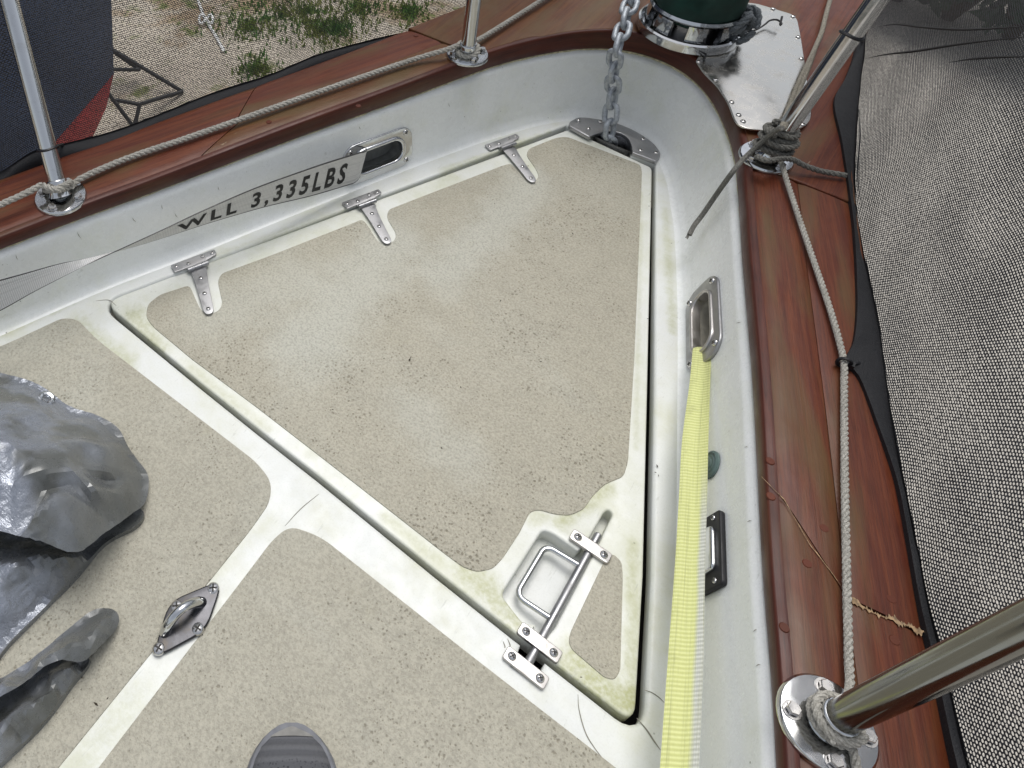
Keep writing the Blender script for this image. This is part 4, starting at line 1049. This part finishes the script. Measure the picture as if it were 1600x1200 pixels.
# ------------------------------------------------------------------ pad eye
pc = W(293, 967, DZ)
pe = thing('pad_eye', pc, 'diamond shaped steel pad eye screwed on the white centre strip', 'pad eye')
zpe = DZ+.007
dm = [(350,903),(322,985),(236,1032),(264,939)]
dmw = fillet([W(x, y, zpe).to_2d() for x, y in dm], [.026,.02,.026,.02], 6)
slab('base_plate', [dmw], zpe, .006, .002, PADST, pe, res=3)
ea_, eb_ = W(315, 941, zpe), W(257, 988, zpe); ed_ = (eb_-ea_); P = []
for i in range(15):
    f = i/14; P.append(ea_.lerp(eb_, f)+V((0,0,.030*math.sin(math.pi*f)**.75-.002)))
G().tube(P, [.0075-.0015*math.sin(math.pi*i/14) for i in range(15)], 14).mk('eye_loop', CHROME, pe)
for x, y in [(333,919),(276,947),(309,982),(248,1013)]: screw(W(x, y, zpe)-V((0,0,.0028)), UP, .0085, pe)
# ------------------------------------------------------------------ tarpaulin
def inpoly(p, poly):
    c = False; n = len(poly)
    for i in range(n):
        a, b = poly[i], poly[i-1]
        if (a.y > p.y) != (b.y > p.y) and p.x < (b.x-a.x)*(p.y-a.y)/(b.y-a.y)+a.x: c = not c
    return c
def dist(p, poly):
    d = 9
    for i in range(len(poly)):
        a, b = poly[i-1], poly[i]; ab = b-a; t = max(0, min(1, (p-a).dot(ab)/max(1e-12, ab.dot(ab)))); d = min(d, (p-a-ab*t).length)
    return d
def crumple(name, px, ctrl, mat, seed, parent=None, step=.0065, amp=1., eh=None):
    "plastic sheet: facets between fold points, then fine wrinkles"
    eh = eh or [.004]*len(px); poly = cat_rom([W(x, y, DZ+e_) for (x, y), e_ in zip(px, eh)], 4, True)
    cp3 = [V((p.x, p.y, max(.004, p.z-DZ))) for p in poly]; poly = [p.to_2d() for p in poly]; cp3 += [W(x, y, DZ+h) for x, y, h in ctrl]
    rn = random.Random(seed); base_c = [W(x, y, DZ+h) for x, y, h in ctrl]
    for _ in range(int(len(base_c)*.9)):
        A_, B_ = rn.sample(base_c, 2)
        if (A_-B_).length > .17: continue
        f = rn.uniform(.25, .75); m_ = A_.lerp(B_, f); cp3.append(V((m_.x+rn.uniform(-.008, .008), m_.y+rn.uniform(-.008, .008), max(.006, m_.z+rn.uniform(-.005, .004)))))
    keep = [p for p in cp3[:len(poly)]]+[p for p in cp3[len(poly):] if inpoly(p.to_2d(), poly)]
    nb0 = len(poly); cr = delaunay_2d_cdt([p.to_2d() for p in keep], [(i, (i+1) % nb0) for i in range(nb0)], [list(range(nb0))], 1, 1e-6)
    tris = []
    for f in cr[2]:
        q = [V((cr[0][i].x, cr[0][i].y, keep[cr[3][i][0]].z if cr[3][i] else .004)) for i in f]; tris.append(q)
    def H(p):
        for a, b_, c in tris:
            d_ = (b_.y-c.y)*(a.x-c.x)+(c.x-b_.x)*(a.y-c.y)
            if abs(d_) < 1e-12: continue
            u = ((b_.y-c.y)*(p.x-c.x)+(c.x-b_.x)*(p.y-c.y))/d_; v = ((c.y-a.y)*(p.x-c.x)+(a.x-c.x)*(p.y-c.y))/d_
            if u > -1e-4 and v > -1e-4 and u+v < 1.0001: return u*a.z+v*b_.z+(1-u-v)*c.z
        return .004
    xs = [p.x for p in poly]; ys = [p.y for p in poly]; pts = []
    bnd = resample([V((p.x, p.y, 0)) for p in poly+[poly[0]]], step)[:-1]; bnd = [p.to_2d() for p in bnd]
    nx, ny = int((max(xs)-min(xs))/step), int((max(ys)-min(ys))/step)
    for i in range(nx+1):
        for j in range(ny+1):
            p = V((min(xs)+(i+.5*(j % 2))*step, min(ys)+j*step))
            if inpoly(p, poly) and dist(p, poly) > step*.55: pts.append(p)
    allp = bnd+pts; nb = len(bnd)
    r = delaunay_2d_cdt(allp, [(i, (i+1) % nb) for i in range(nb)], [list(range(nb))], 1, 1e-6)
    vv, fc_ = r[0], r[2]; hs_ = [max(.004, H(p)) for p in vv]
    nbr = [set() for _ in vv]
    for f in fc_:
        for i in range(len(f)): nbr[f[i]].add(f[i-1]); nbr[f[i-1]].add(f[i])
    for _ in range(1): hs_ = [h*.5+.5*sum(hs_[k] for k in n_)/len(n_) if n_ else h for h, n_ in zip(hs_, nbr)]
    out = []
    for p, h in zip(vv, hs_):
        d = dist(p, poly) if inpoly(p, poly) else 0; fade = min(1, d/.02)
        wx, wy = p.x+.02*mn.noise(V((p.x*9, p.y*9, seed+1))), p.y+.02*mn.noise(V((p.x*9, p.y*9, seed+2))); cr_ = 0
        for (fa, fw, fm) in ((.35, 11, .0075), (1.25, 19, .004), (2.3, 14, .006), (2.9, 34, .0012)):
            u_ = (wx*math.cos(fa)+wy*math.sin(fa))*fw+seed*.37; cr_ += fm*(abs((u_ % 1)-.5)*2-.5)*max(0, 2.4*mn.noise(V((p.x*7, p.y*7, fa*9+seed)))+.25)
        h += amp*fade*(cr_*.8+.0012*mn.noise(V((p.x*11, p.y*11, seed))))+.007*math.exp(-(d/.006)**2)
        out.append(V((p.x, p.y, DZ+max(.001, h))))
    if max(eh) > .01: nsk = 0
    else: nsk = nb
    # skirt down to the deck
    fc_ = list(fc_); vs2 = out+[V((out[i].x, out[i].y, DZ+.001)) for i in range(nsk)]
    fs2 = [tuple(f) for f in fc_]+[(i, (i+1) % nb, len(out)+(i+1) % nb, len(out)+i) for i in range(nsk)]
    fs2 = [f for f in fs2]
    bm = bmesh.new(); [bm.verts.new(v) for v in vs2]; bm.verts.ensure_lookup_table()
    for f in fs2:
        try: bm.faces.new([bm.verts[i] for i in f])
        except Exception: pass
    bmesh.ops.recalc_face_normals(bm, faces=bm.faces[:]); bm.verts.index_update()
    o = mk(name, [v.co.copy() for v in bm.verts], [tuple(v.index for v in f.verts) for f in bm.faces], mat, parent, 22); bm.free(); return o, out
t1 = [(-150,560),(-60,572),(0,586),(60,604),(108,638),(150,652),(185,672),(200,700),(215,722),(233,748),(229,788),(206,810),(165,838),(124,868),(60,851),(0,833),(-100,815),(-200,800)]
e1 = [.004,.004,.004,.004,.004,.004,.004,.004,.004,.004,.008,.024,.06,.085,.105,.12,.13,.12]
c1 = [(-40,640,.095),(30,632,.075),(100,662,.06),(0,690,.135),(62,688,.115),(130,690,.085),(178,698,.045),(112,735,.13),(160,735,.085),(200,745,.040),(30,745,.150),(-40,760,.16),(88,775,.150),(132,785,.115),(172,792,.07),(200,790,.045),(50,812,.155),(-20,812,.16),(-120,700,.13),(120,835,.115),(80,835,.125),(60,720,.145),(140,712,.075),(150,765,.115)]
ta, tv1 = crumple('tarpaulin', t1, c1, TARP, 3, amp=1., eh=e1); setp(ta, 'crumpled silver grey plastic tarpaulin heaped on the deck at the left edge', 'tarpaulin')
t3 = [(-180,800),(0,815),(122,845),(185,800),(224,800),(216,824),(165,852),(120,905),(70,955),(20,1005),(-40,1060),(-180,1060)]
c3 = [(-20,880,.06),(30,880,.07),(95,885,.055),(118,872,.05),(150,850,.03),(0,920,.055),(45,920,.03),(75,910,.04),(-60,930,.07),(-10,960,.04),(-60,1000,.03),(190,820,.012),(30,860,.03),(-40,855,.03)]
crumple('tucked_fold', t3, c3, TARP, 7, ta, amp=.8)
t2 = [(-120,1110),(-20,1075),(50,1035),(110,985),(145,958),(172,954),(187,965),(184,985),(160,1014),(130,1038),(92,1036),(52,1060),(0,1096),(-100,1150)]
e2 = [.004,.004,.004,.004,.004,.004,.004,.006,.018,.034,.044,.05,.055,.06]
c2 = [(168,966,.026),(150,984,.044),(112,1008,.060),(62,1036,.066),(0,1072,.075),(-60,1100,.075),(150,1004,.040),(118,1024,.052),(170,990,.022)]
crumple('folded_corner', t2, c2, TARP, 11, ta, .0055, amp=.45, eh=e2)
t4 = [(-130,1130),(0,1080),(60,1046),(122,1028),(142,1036),(112,1076),(74,1128),(22,1180),(-40,1230),(-150,1260)]
c4 = [(118,1048,.036),(84,1078,.046),(96,1086,.020),(40,1092,.018),(44,1112,.050),(60,1128,.022),(0,1130,.020),(4,1150,.052),(-10,1180,.030),(-60,1150,.02),(-70,1190,.05),(80,1052,.014),(20,1078,.012)]
crumple('tucked_fold', t4, c4, TARP, 5, ta, .0055, amp=.7)
gp = min(tv1, key=lambda v: (v.to_2d()-W(76, 622, .03).to_2d()).length); nrm = V((.25, .35, 1)).normalized()
Mg = Matrix.Translation(gp+V((0,0,.004))) @ nrm.to_track_quat('Z','Y').to_matrix().to_4x4()
G().lathe([(.0065,0),(.0072,.0022),(.0105,.003),(.0135,.0015),(.014,-.001),(.0065,-.001)], Mg, 26, closed=True).mk('grommet', CHROME, ta)
# ------------------------------------------------------------------ sneaker
toe = W(456, 1128, .03); toe.z = DZ; fdir = V((Dv.x, Dv.y, 0)).normalized(); sdir_ = V((fdir.y, -fdir.x, 0))
def knit():
    q = NM('knit_grey'); uv = q.uvc(); sx = q.n('SeparateXYZ'); q.set(sx, 'i0', uv)
    a = q.math('SINE', q.math('MULTIPLY', sx.outputs[0], 520.)); v = q.n('TexVoronoi', None, Vector=q.scale(uv, (330, 330, 1)), Scale=1.)
    back = q.ramp(sx.outputs[0], .034, .05)
    c = q.mix(q.ramp(a, -.6, 1.), (.085, .087, .095), (.115, .117, .125)); c = q.mix(q.math('MULTIPLY', back, q.ramp(v.outputs['Distance'], .15, .4, 1., 0.)), c, (.012, .012, .016))
    return q.P(Base_Color=c, Roughness=.9, Normal=q.bump(q.math('ADD', a, v.outputs['Distance']), .5, .0015))
KNIT = knit(); SOLE = plain('shoe_sole_grey', (.16, .165, .18), .7); TOEC = plain('toe_cap_grey', (.24, .235, .22), .7)
sk = thing('sneaker', toe-fdir*.12, 'grey knit sneaker toe of the standing photographer at the bottom edge', 'sneaker')
def hw(s):   # half width along the shoe, s = distance from toe
    a = min(1, s/.075); return .054*math.sqrt(max(0, 1-(1-a)**2.0))*(1-.24*max(0, min(1, (s-.1)/.08)))*(1 if s < .22 else math.sqrt(max(0, 1-((s-.22)/.062)**2))+.0)
def top_h(s): return .036+.034*min(1, max(0, s-.01)/.13)+(.03*max(0, min(1, (s-.12)/.1)))
ss = [.0006,.003,.008,.015,.025,.035,.05,.07,.09,.11,.14,.17,.2,.23,.255,.272,.2815]
gu = G(); gs_ = G(); rows = []; uvs = []; rs_ = []
for s in ss:
    b = hw(s); o = toe-fdir*s; h = top_h(s)*(.62+.38*min(1, s/.03)); r = []
    for k in range(17):
        a = math.pi*k/16; r.append(o+sdir_*(b*.95*math.cos(a))+V((0, 0, .016+(h-.016)*math.sin(a)**.75))); uvs.append((s, a*.035))
    rows.append(r)
    rs_.append([o+sdir_*x+V((0,0,z)) for x, z in ((b*1.0,0),(b*1.06,.006),(b*1.06,.020),(b*.98,.026),(-b*.98,.026),(-b*1.06,.020),(-b*1.06,.006),(-b*1.0,0))])
gu.loft(rows, False, uvs); gu.mk('upper', KNIT, sk, 70); gs_.loft(rs_, True, ends=True).mk('sole', SOLE, sk, 50)
g = G(); g.loft([[p+(p-(toe-fdir*s+V((0,0,.02)))).normalized()*.0018 for p in r] for r, s in list(zip(rows, ss))[:4]]); g.mk('toe_cap', TOEC, sk, 70)
# ------------------------------------------------------------------ windscreen mesh
def netthing(name, label, inner, outer, mat, zt, lean, bulge, seed):
    "inner/outer = hem polylines in world; mesh rises from outer"
    t = thing(name, inner[len(inner)//2], label, 'mesh screen', 'windscreen mesh along the rails')
    A = cat_rom(inner, 8); B = cat_rom(outer, 8); rows = []
    for i, (a, b) in enumerate(zip(A, B)):
        m = a.lerp(b, .5)+V((0,0,.004+.004*mn.noise(a*25))); rows.append([a+V((0,0,-.02)), a, m, b, b+V((0,0,.004))])
    G().loft(rows).mk('hem', HEM, t, 70)
    rows = []; uv = []; n = norms([V((p.x, p.y, 0)) for p in B]); L = 0; K = 26
    sgn = 1 if sum(q.x for q in B) > 0 else -1
    for i, b in enumerate(B):
        if i: L += (V((B[i].x, B[i].y, 0))-V((B[i-1].x, B[i-1].y, 0))).length
        nn = n[i] if n[i].x*sgn > 0 else -n[i]; r = []
        for k in range(K+1):
            f = k/K; h = zt*f; wv = bulge*math.sin(f*math.pi)*(1+.6*mn.noise(V((b.y*3, f*2, seed))))+.012*f*mn.noise(V((b.x*8+b.y*8, f*5, seed+3)))
            r.append(b+nn*(lean*f+wv)+V((0, 0, h))); uv.append((L+.02*f*mn.noise(V((b.y*4, f*3, seed))), h+.012*mn.noise(V((b.y*5, f, seed+9)))))
        rows.append(r)
    G().loft(rows, False, uv).mk('mesh_panel', mat, t, 80); return t
def O3(x, y, z): return W(x, y, z)
pin = [O3(-90,345,.165), O3(0,290,.168), O3(50,255,.172), O3(95,246,.18), O3(180,232,.178), O3(260,196,.178), O3(330,170,.178), O3(420,138,.178), O3(500,103,.178), O3(590,74,.176), O3(680,50,.168), O3(800,4,.165), O3(900,-40,.165)]
pout = [O3(-90,320,.175), O3(0,272,.178), O3(50,240,.182), O3(95,228,.19), O3(180,206,.19), O3(260,176,.19), O3(330,148,.19), O3(420,119,.19), O3(500,86,.19), O3(590,62,.186), O3(680,40,.178), O3(800,-6,.175), O3(900,-50,.175)]
netthing('windscreen', 'dark see-through mesh screen laced along the outside of the port rail', pin, pout, NETP, .62, .05, .01, 2.)
sin_ = [W(1344,52,.245), W(1338,80,.238)]+[zr_(x, y, .006) for x, y in [(1322,120),(1304,158),(1316,220),(1328,300),(1336,370),(1340,470),(1335,530),(1323,562),(1345,592),(1373,665),(1402,750),(1420,840),(1438,940),(1462,1040),(1497,1200),(1560,1420)]]
sout = [O3(1352,50,.245), O3(1350,85,.235), O3(1345,120,.222), O3(1340,170,.21), O3(1336,230,.20), O3(1335,300,.196), O3(1342,370,.194), O3(1358,440,.194), O3(1372,510,.195), O3(1380,570,.196), O3(1388,630,.194), O3(1400,700,.192), O3(1416,780,.19), O3(1432,860,.188), O3(1450,950,.187), O3(1476,1050,.186), O3(1511,1200,.186), O3(1578,1420,.186)]
netthing('windscreen', 'dark see-through mesh screen laced along the outside of the starboard rail', sin_, sout, NETS, .62, .05, .012, 6.)
tn = [o for o in scene.objects if o.name.startswith('windscreen') and o.type == 'EMPTY'][1]
pA, pB = sout[6], sout[13]; fn = (pB-pA).cross(V((.05, .03, .62))).normalized()
def fold(px, wd):
    P = cat_rom([Wp(x, y, pA+V((-.004,-.004,0)), fn) for x, y in px], 8); a = []; b_ = []; c_ = []
    for i, p in enumerate(P):
        q = wd*math.sin(math.pi*(i+.3)/len(P)); a.append(p+V((0,0,q))); b_.append(p+V((-q*.9,-q*.5,0))); c_.append(p-V((0,0,q)))
    G().loft([[x, y, z] for x, y, z in zip(a, b_, c_)]).mk('gathered_fold', HEM, tn, 80)
fold([(1370,42),(1400,38),(1440,42),(1500,46),(1560,44),(1640,38)], .0026); fold([(1350,92),(1385,85),(1430,80),(1480,72),(1540,64),(1640,54)], .0028); fold([(1480,98),(1520,92),(1570,89),(1640,88)], .0022); fold([(1340,150),(1344,210),(1341,280),(1350,340)], .0018)
def tie(base, d, h, r, label, tail):
    g = G(); P = wrap(base, d, h, h+.001, 1.02, r); g.tube(P, .0024, 6, False); m = tail
    g.tube([P[near(P, m)], P[near(P, m)].lerp(m, .5)+V((0,0,.002)), m], .0028, 6); q = P[near(P, m)]
    g.add([q+V((sx*.005, sy*.005, sz*.004)) for sx in (-1,1) for sy in (-1,1) for sz in (-1,1)], [(0,1,3,2),(4,6,7,5),(0,4,5,1),(2,3,7,6),(0,2,6,4),(1,5,7,3)])
    return setp(g.mk('cable_tie', BLACK), label, 'cable tie', 'black cable ties holding the mesh')
def hit(b, d, px, py):   # distance along an axis nearest to the view ray
    v = ray(px, py).normalized(); w0 = b-CAM; a_, b_, c_ = d.dot(d), d.dot(v), v.dot(v); return (b_*v.dot(w0)-c_*d.dot(w0))/(a_*c_-b_*b_)
tie(BP, dP, hit(BP, dP, 77, 233), .0178, 'black cable tie round the left port stanchion', O3(100, 226, .185))
tie(BB, dB, hit(BB, dB, 1331, 55), .0178, 'black cable tie round the upper part of the pulpit leg', W(1349, 62, .235))
tpos = zr_(1319, 566, .011)
tie(tpos-V((0,0,0)), (zr_(1319,610,.009)-zr_(1312,535,.01)).normalized(), 0, .0085, 'black tie holding the mesh hem to the starboard rail rope', O3(1345, 568, .2))
